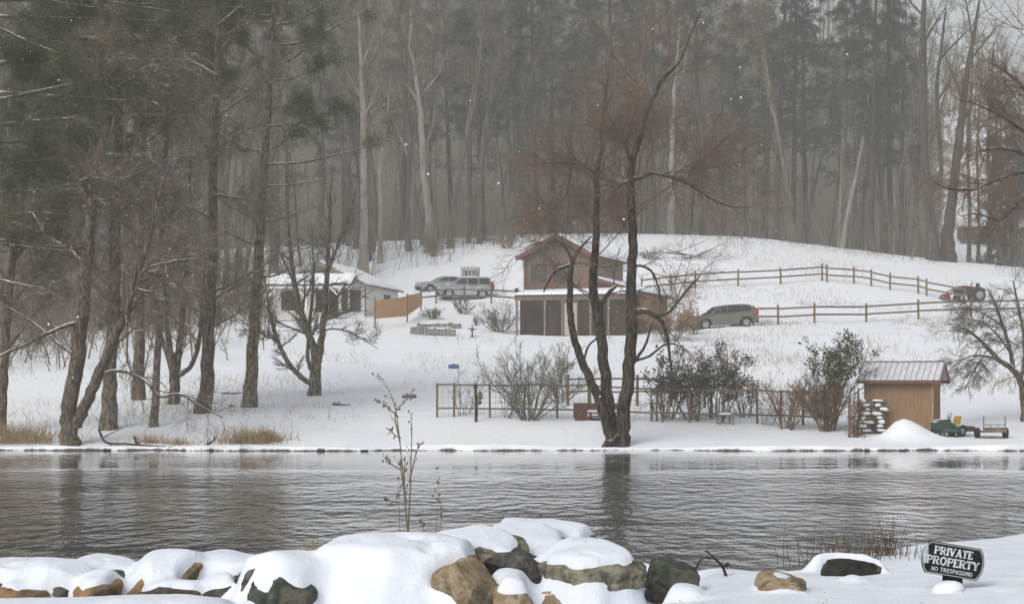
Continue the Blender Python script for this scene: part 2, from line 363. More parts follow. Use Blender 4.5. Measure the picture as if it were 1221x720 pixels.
# ------------------------------------------------------------------ near bank
def bank_z(x, y):
    x = np.asarray(x, float); y = np.asarray(y, float)
    px = 610.5 + x * F / np.maximum(y, 4)
    z = 1.07 + .035 * noise2(x, y, 1.1, 21) + .012 * noise2(x, y, 4.0, 22)
    lf = 1 - smooth(215, 300, px)
    z = z + lf * (-.30 * np.exp(-((y - 13.95) / .5) ** 2) + .065 * np.exp(-((y - 12.6) / .45) ** 2))
    z = z - .34 * smooth(262, 330, px) * (1 - smooth(690, 800, px)) * smooth(12.2, 13.0, y) * (1 - smooth(15.2, 16., y))
    z = z - .12 * smooth(700, 760, px) * (1 - smooth(800, 860, px)) * smooth(13.2, 13.8, y) * (1 - smooth(15.2, 16., y))
    z = z + .03 * smooth(1000, 1200, px)
    # low drift at the foot of the sign and the hollow under the overhang
    e = np.interp(px, [-300, 0, 300, 420, 700, 820, 960, 1060, 1230, 1500], [15.1, 15.1, 15.3, 16.3, 16.3, 15.4, 15.7, 17.0, 18.8, 20])
    e = e + .15 * np.sin(x * 2.1) + .07 * np.sin(x * 5.3)
    s = smooth(0, 1.5, y - e)
    return z * (1 - s) - .9 * s
ys = np.concatenate([np.arange(-14, 10, .6), np.arange(10, 21.5, .045), np.arange(21.5, 26, .7)])
xs = np.concatenate([np.arange(-40, -6, .7), np.arange(-6, 6.6, .04), np.arange(6.6, 40, .7)])
XX, YY = np.meshgrid(xs, ys)
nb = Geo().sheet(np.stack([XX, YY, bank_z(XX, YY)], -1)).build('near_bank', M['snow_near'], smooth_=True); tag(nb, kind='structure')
def bp_(px, Y, dz=0.0):
    x = xat(px, Y); return np.array([x, Y, float(bank_z(x, Y)) + dz])

# ------------------------------------------------------------------ pond
m = bpy.data.materials.new('pond_water'); m.use_nodes = True
n = m.node_tree.nodes; l = m.node_tree.links; b = n['Principled BSDF']
b.inputs['Base Color'].default_value = (.018, .026, .026, 1); b.inputs['Roughness'].default_value = .035; b.inputs['IOR'].default_value = 1.33; b.inputs['Specular IOR Level'].default_value = .5
tc = n.new('ShaderNodeTexCoord'); sx = n.new('ShaderNodeSeparateXYZ'); l.new(tc.outputs['Object'], sx.inputs[0])
wob = n.new('ShaderNodeTexNoise'); wob.inputs['Scale'].default_value = .06; wob.inputs['Detail'].default_value = 2; l.new(tc.outputs['Object'], wob.inputs[0])
ad = n.new('ShaderNodeMath'); ad.operation = 'MULTIPLY_ADD'; l.new(wob.outputs['Fac'], ad.inputs[0]); ad.inputs[1].default_value = 12; l.new(sx.outputs['Y'], ad.inputs[2])
rg = n.new('ShaderNodeMapRange'); rg.inputs[1].default_value = 61.5; rg.inputs[2].default_value = 57.5; rg.inputs[3].default_value = .13; rg.inputs[4].default_value = 1.0; l.new(ad.outputs[0], rg.inputs[0])
w1 = n.new('ShaderNodeTexNoise'); w1.inputs['Scale'].default_value = 1.1; w1.inputs['Detail'].default_value = 4; w1.inputs['Roughness'].default_value = .5
mp = n.new('ShaderNodeMapping'); mp.inputs['Scale'].default_value = (2.3, 1.0, 1); l.new(tc.outputs['Object'], mp.inputs[0]); l.new(mp.outputs[0], w1.inputs[0])
ml = n.new('ShaderNodeMath'); ml.operation = 'MULTIPLY'; l.new(w1.outputs['Fac'], ml.inputs[0]); gu = n.new('ShaderNodeTexNoise'); gu.inputs['Scale'].default_value = .16; gu.inputs['Detail'].default_value = 3; l.new(tc.outputs['Object'], gu.inputs[0]); gr = n.new('ShaderNodeMapRange'); gr.inputs[1].default_value = .35; gr.inputs[2].default_value = .65; gr.inputs[3].default_value = .45; gr.inputs[4].default_value = 1.7; l.new(gu.outputs['Fac'], gr.inputs[0]); gm = n.new('ShaderNodeMath'); gm.operation = 'MULTIPLY'; l.new(gr.outputs[0], gm.inputs[0]); l.new(rg.outputs[0], gm.inputs[1]); l.new(gm.outputs[0], ml.inputs[1])
bp = n.new('ShaderNodeBump'); bp.inputs['Distance'].default_value = .12; bp.inputs['Strength'].default_value = 1; l.new(ml.outputs[0], bp.inputs['Height']); l.new(bp.outputs[0], b.inputs['Normal'])
wg = Geo().sheet(np.stack(np.meshgrid(np.linspace(-180, 180, 30), np.linspace(14, 74, 20)) + [np.zeros((20, 30))], -1))
WATER = m
tag(wg.build('pond_water', m), kind='structure')
g = Geo().sheet(np.array([[[xat(-60, 13.3), 13.2, .985], [xat(285, 13.3), 13.2, .985]], [[xat(-60, 14.4), 14.4, .985], [xat(285, 14.4), 14.4, .985]]]))
mt = mat('pool_water', (.02, .022, .018), .05, .5)
tag(g.build('pool_water', mt), kind='structure')
# ------------------------------------------------------------------ trees traced limb by limb
def key_tree(name, label, Y, limbs, barkm, twigm, seed, twig=None, group=None, S=9, cat='tree', flare=1.35, needle=None, root_py=None, sub=True):
    """limbs: polylines of (px, py, depth offset in m, radius in px); the first starts at the root"""
    rng = np.random.default_rng(seed); k = Y / F
    x0 = xat(limbs[0][0][0], Y); base = np.array([x0, Y, float(gz(x0, Y)) - .12])
    t = thing(name, label, cat, base, group=group)
    tr = Geo(); PP = []; RR = []
    for j, lb in enumerate(limbs):
        c = []; r = []
        for q in lb:
            c.append(at(q[0], q[1], Y + q[2]) - base); r.append(q[3] * k)
        if j == 0 or (len(lb[0]) > 4): c[0] = np.array([c[0][0], c[0][1], 0.0])
        K = max(12, 5 * len(lb)); P = catmull(np.array(c), K); R = np.interp(np.linspace(0, len(r) - 1, K), range(len(r)), r)
        if j == 0: R[:3] *= np.array([flare, 1 + (flare - 1) * .5, 1 + (flare - 1) * .2])
        jit = norm(rng.normal(size=P.shape)) * R[:, None] * .16; jit[0] = 0
        P2 = P + jit
        tr.tubes(P2, R, S)
        idx = np.linspace(0, K - 1, 12); i0 = np.minimum(idx.astype(int), K - 2); w = (idx - i0)[:, None]
        PP.append(P[i0] * (1 - w) + P[i0 + 1] * w); RR.append(R[i0] * (1 - w[:, 0]) + R[i0 + 1] * w[:, 0])
    o = tr.build('trunk', barkm, t, True)
    PP = np.stack(PP); RR = np.stack(RR)
    tw = dict(n1=12, n2=7, n3=6, l1=.34, trop=.02, wander=.2, t0=.3, lmin=1.0, rmin=.005, ang=(.5, 1.15), n4=0, snag=None)
    tw.update(twig or {})
    cg = Geo()
    a = spawn(PP, RR, tw['n1'], rng, tw['t0'], 1., tw['ang'], tw['l1'], .45, tw['lmin'], .45)
    a = (a[0], a[1], a[2], np.clip(a[3], .010, tw.get('rmax', .05)))
    if tw.get('zf'):
        pyy = HORIZON - (a[0][:, 2] + base[2] - HC) * F / Y; pr_ = np.interp(pyy, [tw['zf'][0], tw['zf'][1]], [1., tw['zf'][2]]); kk = rng.random(len(pyy)) < pr_; a = tuple(q_[kk] for q_ in a)
    A, AR = grow(*a, 7, rng, tw['wander'], tw['trop'])
    cg.tubes(A, AR, 4)
    b = spawn(A, AR, tw['n2'], rng, .15, 1., (.4, 1.0), .5, .6, tw['lmin'] * .4); b = (b[0], b[1], b[2], np.clip(b[3], .0055, tw.get('rmax', .06) * .5))
    B, BR = grow(*b, 5, rng, tw['wander'], tw['trop'])
    cg.tubes(B, BR, 3)
    if tw['n3']:
        c = spawn(B, BR, tw['n3'], rng, .1, 1., (.4, 1.0), .6, .6, tw['lmin'] * .25); c = (c[0], c[1], c[2], np.clip(c[3], tw['rmin'], .02))
        Cc, CR = grow(*c, 4, rng, tw['wander'], tw['trop'])
        cg.tubes(Cc, CR, 3)
    cr = cg.build('crown', twigm, t)
    if needle:
        ng = Geo(); src = Cc if tw['n3'] else B
        z = src[:, -1, 2] + base[2]
        sel = src[(z > needle['zmin']) & (rng.random(len(src)) < needle.get('keep', 1.))]
        for q in range(needle['n']):
            tt = rng.uniform(.2, 1., len(sel)); f = tt * (sel.shape[1] - 1); i = np.minimum(f.astype(int), sel.shape[1] - 2)
            Cn = sel[np.arange(len(sel)), i] + rng.normal(size=(len(sel), 3)) * .13
            Dn = sel[np.arange(len(sel)), i + 1] - sel[np.arange(len(sel)), i]
            blades(ng, Cn, norm(Dn) + rng.normal(size=(len(sel), 3)) * .6, needle['len'], needle['w'], rng, .25)
        ng.build('foliage', M['needle'], cr)
    return t

def up(px, py, px2, py2, r0, r1, dY=0.0, dY2=0.0, n=3, bend=0.0):
    """a limb from one pixel to another, with a sideways bend"""
    out = []
    for i in range(n + 1):
        f = i / n; o = bend * math.sin(f * math.pi)
        out.append((px + (px2 - px) * f + o, py + (py2 - py) * f, dY + (dY2 - dY) * f, r0 + (r1 - r0) * f))
    return out

# the three-stemmed tree at the water's edge in the middle
YW = 71.3
willow = [
    [(741, 531, 0, 10), (743, 500, 0, 8.5), (748, 460, .05, 7.8), (752, 410, .1, 7.2), (753, 370, .15, 6.8), (752, 335, .2, 6), (755, 290, .2, 5.6), (753, 250, .3, 5.2), (752, 215, .3, 4.6), (755, 190, .3, 3.8), (765, 160, .4, 3.2), (771, 138, .5, 2.8), (779, 117, .6, 2.3), (790, 95, .8, 2), (805, 80, 1, 1.6), (816, 62, 1.2, 1.2), (823, 42, 1.4, .9), (835, 15, 1.6, .6)],
    [(733, 530, .1, 9), (727, 490, .3, 7.2), (722, 450, .5, 6.8), (716, 400, .6, 6.4), (712, 370, .6, 6.2), (707, 345, .6, 5.5), (709, 310, .7, 4.8), (711, 270, .7, 4.5), (712, 235, .8, 4), (711, 208, .8, 3.4), (717, 180, .9, 2.8), (718, 150, .9, 2.3), (722, 115, 1, 1.7), (726, 85, 1.1, .9)],
    [(732, 530, -.1, 8), (722, 500, -.2, 6.4), (709, 465, -.3, 5.6), (694, 430, -.4, 5), (684, 400, -.5, 4.4), (680, 370, -.5, 4), (680, 335, -.5, 3.5), (683, 312, -.6, 2.8), (692, 296, -.6, 1.6), (705, 282, -.7, .8)],
    [(683, 315, -.5, 2.2), (674, 318, -.7, 1.9), (664, 322, -.9, 1.7), (655, 334, -1, 1.3), (648, 348, -1.1, .8)],
    [(682, 312, -.5, 1.8), (678, 302, -.6, 1.5), (668, 289, -.6, 1.2), (655, 289, -.5, 1), (640, 290, -.3, .7), (622, 299, 0, .5)],
    [(711, 210, .8, 1.8), (703, 202, .7, 1.6), (695, 197, .6, 1.5), (683, 195, .5, 1.2), (660, 195, .3, .9), (640, 194, .1, .6)],
    [(682, 196, .5, 1.1), (679, 215, .3, 1), (675, 232, .2, .9), (665, 245, 0, .8), (657, 255, 0, .5)],
    [(714, 368, .6, 3.0), (724, 352, .9, 2.6), (730, 345, 1., 2.4), (734, 341, 1.1, 1.9)],
    [(755, 214, .3, 3), (765, 212, .2, 2.2), (778, 207, .1, 2), (800, 212, -.1, 1.9), (815, 217, -.3, 1.7), (830, 225, -.5, 1.4), (850, 238, -.6, 1.1), (875, 247, -.8, .8), (900, 246, -1, .5)],
    [(816, 217, -.3, 1.5), (823, 206, -.2, 1.3), (830, 197, -.1, 1.2), (850, 180, 0, 1), (870, 161, .2, .6)],
    [(752, 195, .3, 1.7), (748, 181, .2, 1.4), (747, 172, .1, 1.2), (749, 160, 0, .8)],
    [(754, 214, .3, 1.8), (746, 217, .1, 1.6), (740, 221, 0, 1.5)],
    [(753, 374, .15, 4.2), (763, 371, 0, 3.6), (770, 371, -.2, 3.2), (781, 376, -.4, 2.9), (790, 385, -.5, 2.4), (795, 400, -.6, 2.2), (798, 420, -.7, 1.8), (801, 445, -.8, 1.4), (803, 470, -.8, .8)],
    [(783, 378, -.4, 2.2), (792, 374, -.5, 1.8), (800, 370, -.6, 1.6), (820, 345, -.8, 1.3), (835, 329, -1, .8)],
    [(754, 318, .2, 1.7), (765, 317, .2, 1.5), (778, 325, .3, 1.4), (785, 343, .3, 1.2), (788, 362, .3, .8)],
    [(756, 432, .1, 2.2), (763, 422, 0, 1.8), (770, 410, -.1, 1.6), (777, 386, -.2, 1.1)],
    [(758, 430, .1, 1.7), (775, 424, .3, 1.4), (795, 410, .6, 1.1), (815, 415, .8, .8), (830, 430, 1, .6)],
    [(695, 432, -.4, 1.5), (702, 412, -.6, 1.2), (712, 402, -.7, 1), (718, 385, -.8, .7)],
]
key_tree('willow_tree', 'dark three-stemmed tree at the edge of the pond with a haze of rusty twigs', YW, willow, M['bark_willow'], M['twig_willow'], 11,
         dict(n1=24, n2=9, n3=8, l1=.36, t0=.25, lmin=1.8, trop=-.03, wander=.17, rmin=.0046, rmax=.03, zf=(250, 330, .14)), S=10)

# the two trunks crossing on the left bank and their neighbours
key_tree('bank_tree', 'forked tree at the water edge on the far left, its stems spreading in a V', 71.4, [
    [(83, 532, 0, 11), (82, 490, 0, 9.6), (92, 425, .1, 8.8), (97, 380, .1, 8.5), (103, 320, .2, 7.6), (107, 270, .3, 6.6), (113, 215, .4, 5.4), (122, 170, .5, 4.5), (133, 130, .6, 3.6), (140, 95, .7, 2.4), (146, 60, .8, 1.2)],
    [(91, 508, 0, 7), (103, 480, -.2, 6.8), (116, 450, -.3, 6.5), (135, 405, -.4, 6), (150, 372, -.5, 5.2), (158, 345, -.5, 4.4), (170, 310, -.6, 3.4), (182, 270, -.6, 2.6), (190, 230, -.5, 1.8), (205, 190, -.4, 1)],
    [(98, 384, .1, 3), (80, 388, -.3, 2.4), (60, 396, -.6, 2.1), (30, 411, -1, 1.8), (0, 424, -1.3, 1.5), (-25, 440, -1.5, 1)],
    [(126, 445, -.4, 2.6), (138, 442, -.5, 2.2), (150, 443, -.6, 2.0), (174, 455, -.8, 1.8), (190, 472, -1, 1.7), (215, 470, -1.2, 1.5), (236, 482, -1.3, 1.2), (266, 498, -1.4, .6)],
    [(157, 347, -.5, 2.2), (165, 332, -.6, 2), (176, 320, -.8, 1.8), (205, 312, -1, 1.5), (245, 308, -1.2, .9)],
    [(158, 343, -.5, 1.8), (172, 347, -.8, 1.6), (186, 349, -1, 1.4), (196, 356, -1.2, .8)],
    [(104, 320, .2, 2.6), (85, 300, .5, 2.2), (60, 285, .8, 1.8), (30, 270, 1, 1.3), (0, 262, 1.2, .8)],
    [(110, 240, .3, 2.4), (100, 222, 0, 2), (96, 216, -.2, 1.8), (110, 213, -.4, 1.5), (130, 215, -.6, 1.1)],
    [(135, 125, .6, 2), (125, 105, .4, 1.6), (120, 80, .2, 1.2), (118, 58, 0, .7)],
    [(140, 105, .6, 2), (160, 92, .3, 1.6), (180, 78, .2, 1.4), (200, 83, 0, 1)],
    [(92, 425, .1, 2), (70, 410, .5, 1.6), (40, 385, .9, 1.3), (0, 360, 1.2, .8)],
    [(150, 372, -.5, 1.6), (152, 400, -.9, 1.4), (152, 430, -1, 1.2), (165, 460, -1.1, .9), (172, 492, -1.2, .6)],
], M['bark_dark'], M['twig_brown'], 21, dict(n1=24, n2=8, n3=6, l1=.34, t0=.3, lmin=1.5, trop=-.02, zf=(330, 420, .3)), group='bare trees on the left bank')
key_tree('bank_tree', 'stout straight trunk just behind the forked tree on the left bank', 75, [
    [(129, 513, 0, 9.5), (131, 440, 0, 8.6), (134, 390, 0, 8), (137, 300, .1, 7), (140, 200, .2, 6), (143, 100, .2, 4.8), (146, -10, .3, 3.4), (150, -120, .4, 1.5)],
    up(138, 250, 60, 200, 2.2, .7, 0, -1, 3, 0), up(140, 170, 230, 120, 2.2, .7, 0, -1.5), up(142, 110, 30, 60, 2.4, .6, 0, -1), up(142, 60, 240, 20, 2.2, .6, 0, 1), up(137, 300, 210, 250, 1.6, .6, 0, -1), up(144, 20, 60, -30, 2, .6, 0, 1), up(137, 330, 70, 300, 1.4, .5, 0, 1),
], M['bark_pine'], M['twig_brown'], 22, dict(n1=26, n2=9, n3=7, l1=.22, t0=.3, lmin=1.6, zf=(300, 400, .25)), group='bare trees on the left bank')
key_tree('bank_tree', 'slender straight trunk standing between two stout ones on the left bank', 75.5, [
    [(183, 510, 0, 5), (187, 440, 0, 4.4), (191, 380, 0, 4), (193, 300, 0, 3.6), (197, 200, .1, 2.8), (201, 100, .2, 1.9), (204, 20, .2, .8)],
    up(192, 340, 240, 290, 1.3, .5, 0, -1), up(194, 270, 140, 220, 1.3, .5, 0, .6), up(196, 210, 260, 170, 1.2, .5, 0, .5), up(190, 390, 150, 360, 1., .4, 0, -.6)],
    M['bark_pine'], M['twig_brown'], 23, dict(n1=20, n2=8, n3=6, l1=.24, t0=.3, lmin=1.2), group='bare trees on the left bank')
key_tree('bank_tree', 'tree dividing low into a cluster of thin curving stems on the left bank', 84, [
    [(207, 478, 0, 7), (208, 455, 0, 6.4), (202, 415, 0, 4), (196, 370, -.2, 3.4), (194, 320, -.3, 2.8), (196, 250, -.3, 2), (200, 180, -.3, .8)],
    [(208, 460, 0, 5), (215, 400, .3, 3.6), (220, 350, .4, 3.2), (224, 290, .6, 2.6), (226, 220, .8, 1.8), (230, 150, 1, .8)],
    [(212, 448, 0, 3.4), (226, 438, -.3, 3), (236, 415, -.5, 2.7), (240, 380, -.6, 2.4), (242, 340, -.6, 2), (248, 280, -.7, 1.4), (252, 220, -.7, .7)],
    [(205, 440, 0, 3), (192, 400, .5, 2.4), (182, 350, .7, 2), (175, 290, .8, 1.4), (165, 230, .8, .7)]],
    M['bark_dark'], M['twig_brown'], 24, dict(n1=20, n2=8, n3=6, l1=.26, t0=.25, lmin=1.2), group='bare trees on the left bank')
key_tree('bank_tree', 'stout trunk rising straight from the snow beside the tall pine on the left bank', 80, [
    [(242, 490, 0, 9.5), (247, 440, 0, 8.2), (250, 370, 0, 7), (253, 300, 0, 6.2), (255, 200, .1, 5.2), (258, 100, .1, 4), (261, 0, .2, 2.8), (263, -90, .2, 1.2)],
    up(250, 360, 290, 335, 1.5, .5, 0, -.8), up(252, 390, 300, 365, 1.5, .5, 0, .6), up(253, 260, 180, 225, 1.8, .5, 0, -1), up(254, 232, 310, 240, 2, .6, 0, -1.5, 3, 0), up(255, 190, 210, 120, 1.8, .5, 0, .6), up(257, 140, 330, 90, 1.7, .5, 0, -.6), up(258, 90, 180, 45, 1.6, .5, 0, 1), up(260, 30, 320, -20, 1.4, .5, 0, .4)],
    M['bark_dark'], M['twig_brown'], 25, dict(n1=24, n2=9, n3=7, l1=.24, t0=.3, lmin=1.3, zf=(300, 400, .25)), group='bare trees on the left bank')
pine = [[(296, 484, 0, 8.5), (301, 420, 0, 7.2), (306, 350, 0, 6.4), (312, 250, 0, 5.6), (318, 150, 0, 4.6), (324, 60, 0, 3.8), (330, -40, 0, 2.6), (335, -140, 0, .8)]]
rr = random.Random(4)
for (x, y, ex, ey) in [(323, 78, 395, 30), (322, 96, 405, 68), (320, 128, 372, 112), (318, 178, 364, 138), (316, 196, 470, 165), (314, 221, 390, 212), (316, 180, 250, 150), (313, 240, 240, 215), (320, 110, 245, 85), (323, 70, 260, 20),
                       (326, 30, 410, -10), (326, 20, 240, -20), (311, 262, 366, 250), (310, 290, 260, 270), (308, 330, 365, 310), (306, 350, 270, 335), (328, -10, 430, -40), (330, -30, 250, -70), (318, 150, 410, 128), (324, 55, 440, 10)]:
    d = rr.uniform(-1.5, 1.5)
    pine.append([(x, y, 0, 1.6), (x + (ex - x) * .3, y + (ey - y) * .15 + 2, d * .3, 1.3), (x + (ex - x) * .65, y + (ey - y) * .55 + 2, d * .7, 1.0), (ex, ey, d, .5)])
key_tree('white_pine', 'tall straight pine with long upswept limbs, rightmost of the left bank trees', 82, pine, M['bark_pine'], M['twig_brown'], 26,
         dict(n1=6, n2=5, n3=3, l1=.2, t0=.35, lmin=.9, ang=(.4, .9)), needle=dict(zmin=12.5, n=16, len=.28, w=.022))
key_tree('cherry_tree', 'small bare fruit tree with low forked limbs in front of the white cabin', 88, [
    [(375, 473, 0, 7.5), (377, 440, 0, 6.6), (374, 415, 0, 4.6), (366, 395, .1, 4.2), (357, 365, .2, 3.6), (350, 330, .3, 3), (345, 285, .4, 2.3), (342, 240, .5, 1.5), (340, 190, .5, .6)],
    [(379, 432, 0, 5), (384, 400, -.2, 4), (388, 360, -.3, 3.5), (391, 310, -.4, 2.8), (393, 260, -.5, 2), (396, 200, -.5, .8)],
    [(372, 457, 0, 3.8), (362, 452, -.1, 3.3), (350, 440, -.2, 3), (338, 422, -.3, 2.7), (328, 395, -.4, 2.2), (320, 365, -.5, 1.6), (316, 330, -.5, .7)],
    [(370, 440, 0, 2.6), (367, 420, .4, 2.4), (370, 380, .7, 2.1), (374, 330, .9, 1.6), (372, 270, 1, .8)],
    [(390, 320, -.4, 1.6), (402, 295, -.6, 1.3), (415, 260, -.8, .9), (425, 225, -1, .5)],
    [(352, 340, .3, 1.5), (338, 310, .5, 1.2), (325, 280, .7, .8), (318, 250, .8, .5)],
    [(330, 405, -.4, 1.4), (318, 400, -.5, 1.1), (305, 390, -.6, .7)],
    [(378, 396, -.1, 1.3), (400, 392, -.5, 1.1), (425, 400, -.9, .8), (450, 415, -1.2, .5)]],
    M['bark_pine'], M['twig_grey'], 27, dict(n1=17, n2=8, n3=6, l1=.28, t0=.25, lmin=.8, trop=.06, rmin=.004))
key_tree('bank_tree', 'leaning brown stem at the far left edge of the bank', 74, [
    [(1, 522, 0, 6), (4, 460, 0, 5.2), (8, 390, 0, 4.8), (14, 320, .1, 4.4), (24, 250, .2, 3.8), (38, 180, .3, 3), (52, 110, .4, 2.2), (66, 30, .5, 1.2)],
    up(10, 370, 70, 290, 1.7, .5, 0, -.8), up(20, 280, 95, 215, 1.7, .5, 0, .6), up(30, 220, -20, 150, 1.6, .5, 0, -1), up(40, 175, 110, 120, 1.4, .5, 0, -.5), up(6, 420, 60, 350, 1.5, .5, 0, 1)],
    M['bark_dark'], M['twig_brown'], 28, dict(n1=24, n2=9, n3=7, l1=.28, t0=.2, lmin=1.4), group='bare trees on the left bank')
# evergreen at the left edge whose boughs fill the top left corner
hem = [[(-55, 520, 0, 12), (-50, 350, 0, 10), (-45, 150, 0, 8), (-40, -60, 0, 5), (-36, -260, 0, 1)]]
for (y, ex, ey) in [(120, 120, 95), (60, 150, 40), (20, 190, 25), (-20, 240, 20), (-60, 220, -20), (150, 90, 140), (200, 60, 190), (260, 70, 262), (90, 40, 60), (330, 60, 345), (-90, 180, -60), (30, 90, 70), (0, 300, 10), (-40, 330, -20), (75, 200, 70), (110, 150, 120), (45, 230, 50), (-10, 120, 10), (170, 130, 165), (-70, 300, -50), (230, 110, 225), (290, 90, 300)]:
    d = rr.uniform(-2.5, 1.5); hem.append([(-44, y, 0, 2.6), (-44 + (ex + 44) * .3, y + (ey - y) * .1, d * .3, 2.1), (-44 + (ex + 44) * .65, y + (ey - y) * .6, d * .7, 1.5), (ex, ey, d, .6)])
key_tree('hemlock_tree', 'evergreen at the left edge with dark green boughs across the top corner', 73, hem, M['bark_dark'], M['twig_brown'], 29,
         dict(n1=8, n2=6, n3=4, l1=.2, t0=.25, lmin=1.1, ang=(.5, 1.), trop=-.02), needle=dict(zmin=8.0, n=20, len=.24, w=.026, keep=.8))
hem2 = [[(165, 470, 0, 7), (166, 350, 0, 6), (168, 200, 0, 5), (172, 50, 0, 3.6), (176, -120, 0, .8)]]
for (y, ex, ey) in [(60, 260, 35), (30, 90, 30), (0, 280, 5), (-30, 60, -10), (20, 240, 60), (90, 110, 90), (-60, 260, -40), (110, 250, 95), (-20, 210, 10), (45, 130, 55), (40, 330, 25), (10, 360, 0), (75, 300, 70), (-40, 340, -30), (100, 190, 105), (60, 200, 75), (-10, 310, 20)]:
    d = rr.uniform(-2, 2); hem2.append([(171, y, 0, 1.8), (171 + (ex - 171) * .4, y + (ey - y) * .2, d * .4, 1.4), (ex, ey, d, .5)])
key_tree('hemlock_tree', 'dark evergreen crown above the stout trunks on the left bank', 86, hem2, M['bark_dark'], M['twig_brown'], 30,
         dict(n1=8, n2=6, n3=4, l1=.22, t0=.25, lmin=1.1, trop=-.02), needle=dict(zmin=10.5, n=20, len=.26, w=.026, keep=.8))

# apple tree at the right edge and the big tree beyond the frame that reaches in above it
key_tree('apple_tree', 'low spreading bare apple tree with drooping limbs at the right edge', 80, [
    [(1224, 500, 0, 5.46), (1221, 470, 0, 4.68), (1216, 452, 0, 4.06), (1205, 438, -.1, 3.59), (1190, 428, -.2, 3.12), (1178, 415, -.3, 2.50), (1165, 402, -.4, 1.87), (1150, 392, -.5, 1.25), (1132, 395, -.6, 0.62)],
    [(1208, 440, 0, 2.81), (1204, 415, .2, 2.34), (1196, 390, .4, 1.87), (1188, 365, .5, 1.40), (1178, 345, .6, 0.78)],
    [(1217, 452, 0, 2.96), (1222, 425, .3, 2.50), (1220, 395, .6, 2.03), (1214, 365, .8, 1.56), (1208, 335, .9, 0.78)],
    [(1190, 428, -.2, 1.56), (1172, 424, -.5, 1.33), (1155, 425, -.8, 1.01), (1138, 435, -1, 0.62), (1128, 450, -1.1, 0.39)],
    [(1196, 390, .4, 1.17), (1180, 378, .2, 1.01), (1160, 368, .1, 0.78), (1142, 366, 0, 0.47)],
    [(1222, 430, .3, 2.18), (1245, 405, .3, 1.72), (1265, 380, .3, 1.25), (1280, 350, .3, 0.62)],
    [(1178, 415, -.3, 1.17), (1168, 430, -.6, 1.01), (1160, 445, -.8, 0.78), (1150, 465, -.9, 0.47)],
    [(1204, 420, .2, 1.25), (1190, 400, -.3, 1.09), (1172, 385, -.6, 0.78), (1150, 378, -.8, 0.47)]],
    M['bark_dark'], M['twig_grey'], 31, dict(n1=18, n2=10, n3=9, l1=.40, t0=.25, lmin=.7, trop=-.055, rmin=.0035, rmax=.02))
key_tree('willow_tree', 'rusty twigged tree whose dark limbs reach in from the right edge', 74, [
    [(1275, 520, 0, 13), (1272, 440, 0, 11), (1268, 340, 0, 10), (1262, 270, 0, 9), (1258, 200, .2, 7), (1255, 120, .3, 5), (1250, 40, .4, 3), (1245, -30, .5, 1)],
    [(1262, 262, 0, 4), (1240, 225, -.3, 3), (1221, 206, -.4, 2.3), (1195, 213, -.6, 2), (1172, 222, -.7, 1.8), (1160, 226, -.8, 1.6), (1130, 225, -1, 1.2), (1108, 213, -1.2, .6)],
    [(1263, 275, 0, 4), (1240, 235, -.8, 3), (1221, 238, -.9, 2.4), (1203, 254, -1, 2.2), (1190, 262, -1.1, 1.6), (1165, 255, -1.3, 1.1), (1145, 258, -1.5, .6)],
    [(1258, 190, .2, 3), (1225, 160, .3, 2.2), (1195, 140, .4, 1.6), (1165, 125, .5, 1), (1140, 118, .5, .5)],
    [(1256, 150, .2, 3), (1230, 115, -.2, 2), (1205, 90, -.5, 1.4), (1180, 75, -.8, .7)],
    [(1260, 230, .2, 3), (1230, 190, .8, 2.2), (1200, 178, 1.2, 1.6), (1170, 180, 1.5, 1), (1150, 190, 1.8, .5)],
    [(1254, 110, .3, 3), (1275, 70, .3, 2), (1300, 30, .3, .8)]],
    M['bark_willow'], M['twig_willow'], 32, dict(n1=24, n2=9, n3=8, l1=.38, t0=.3, lmin=1.6, trop=-.03, wander=.2, rmin=.0034, rmax=.022))
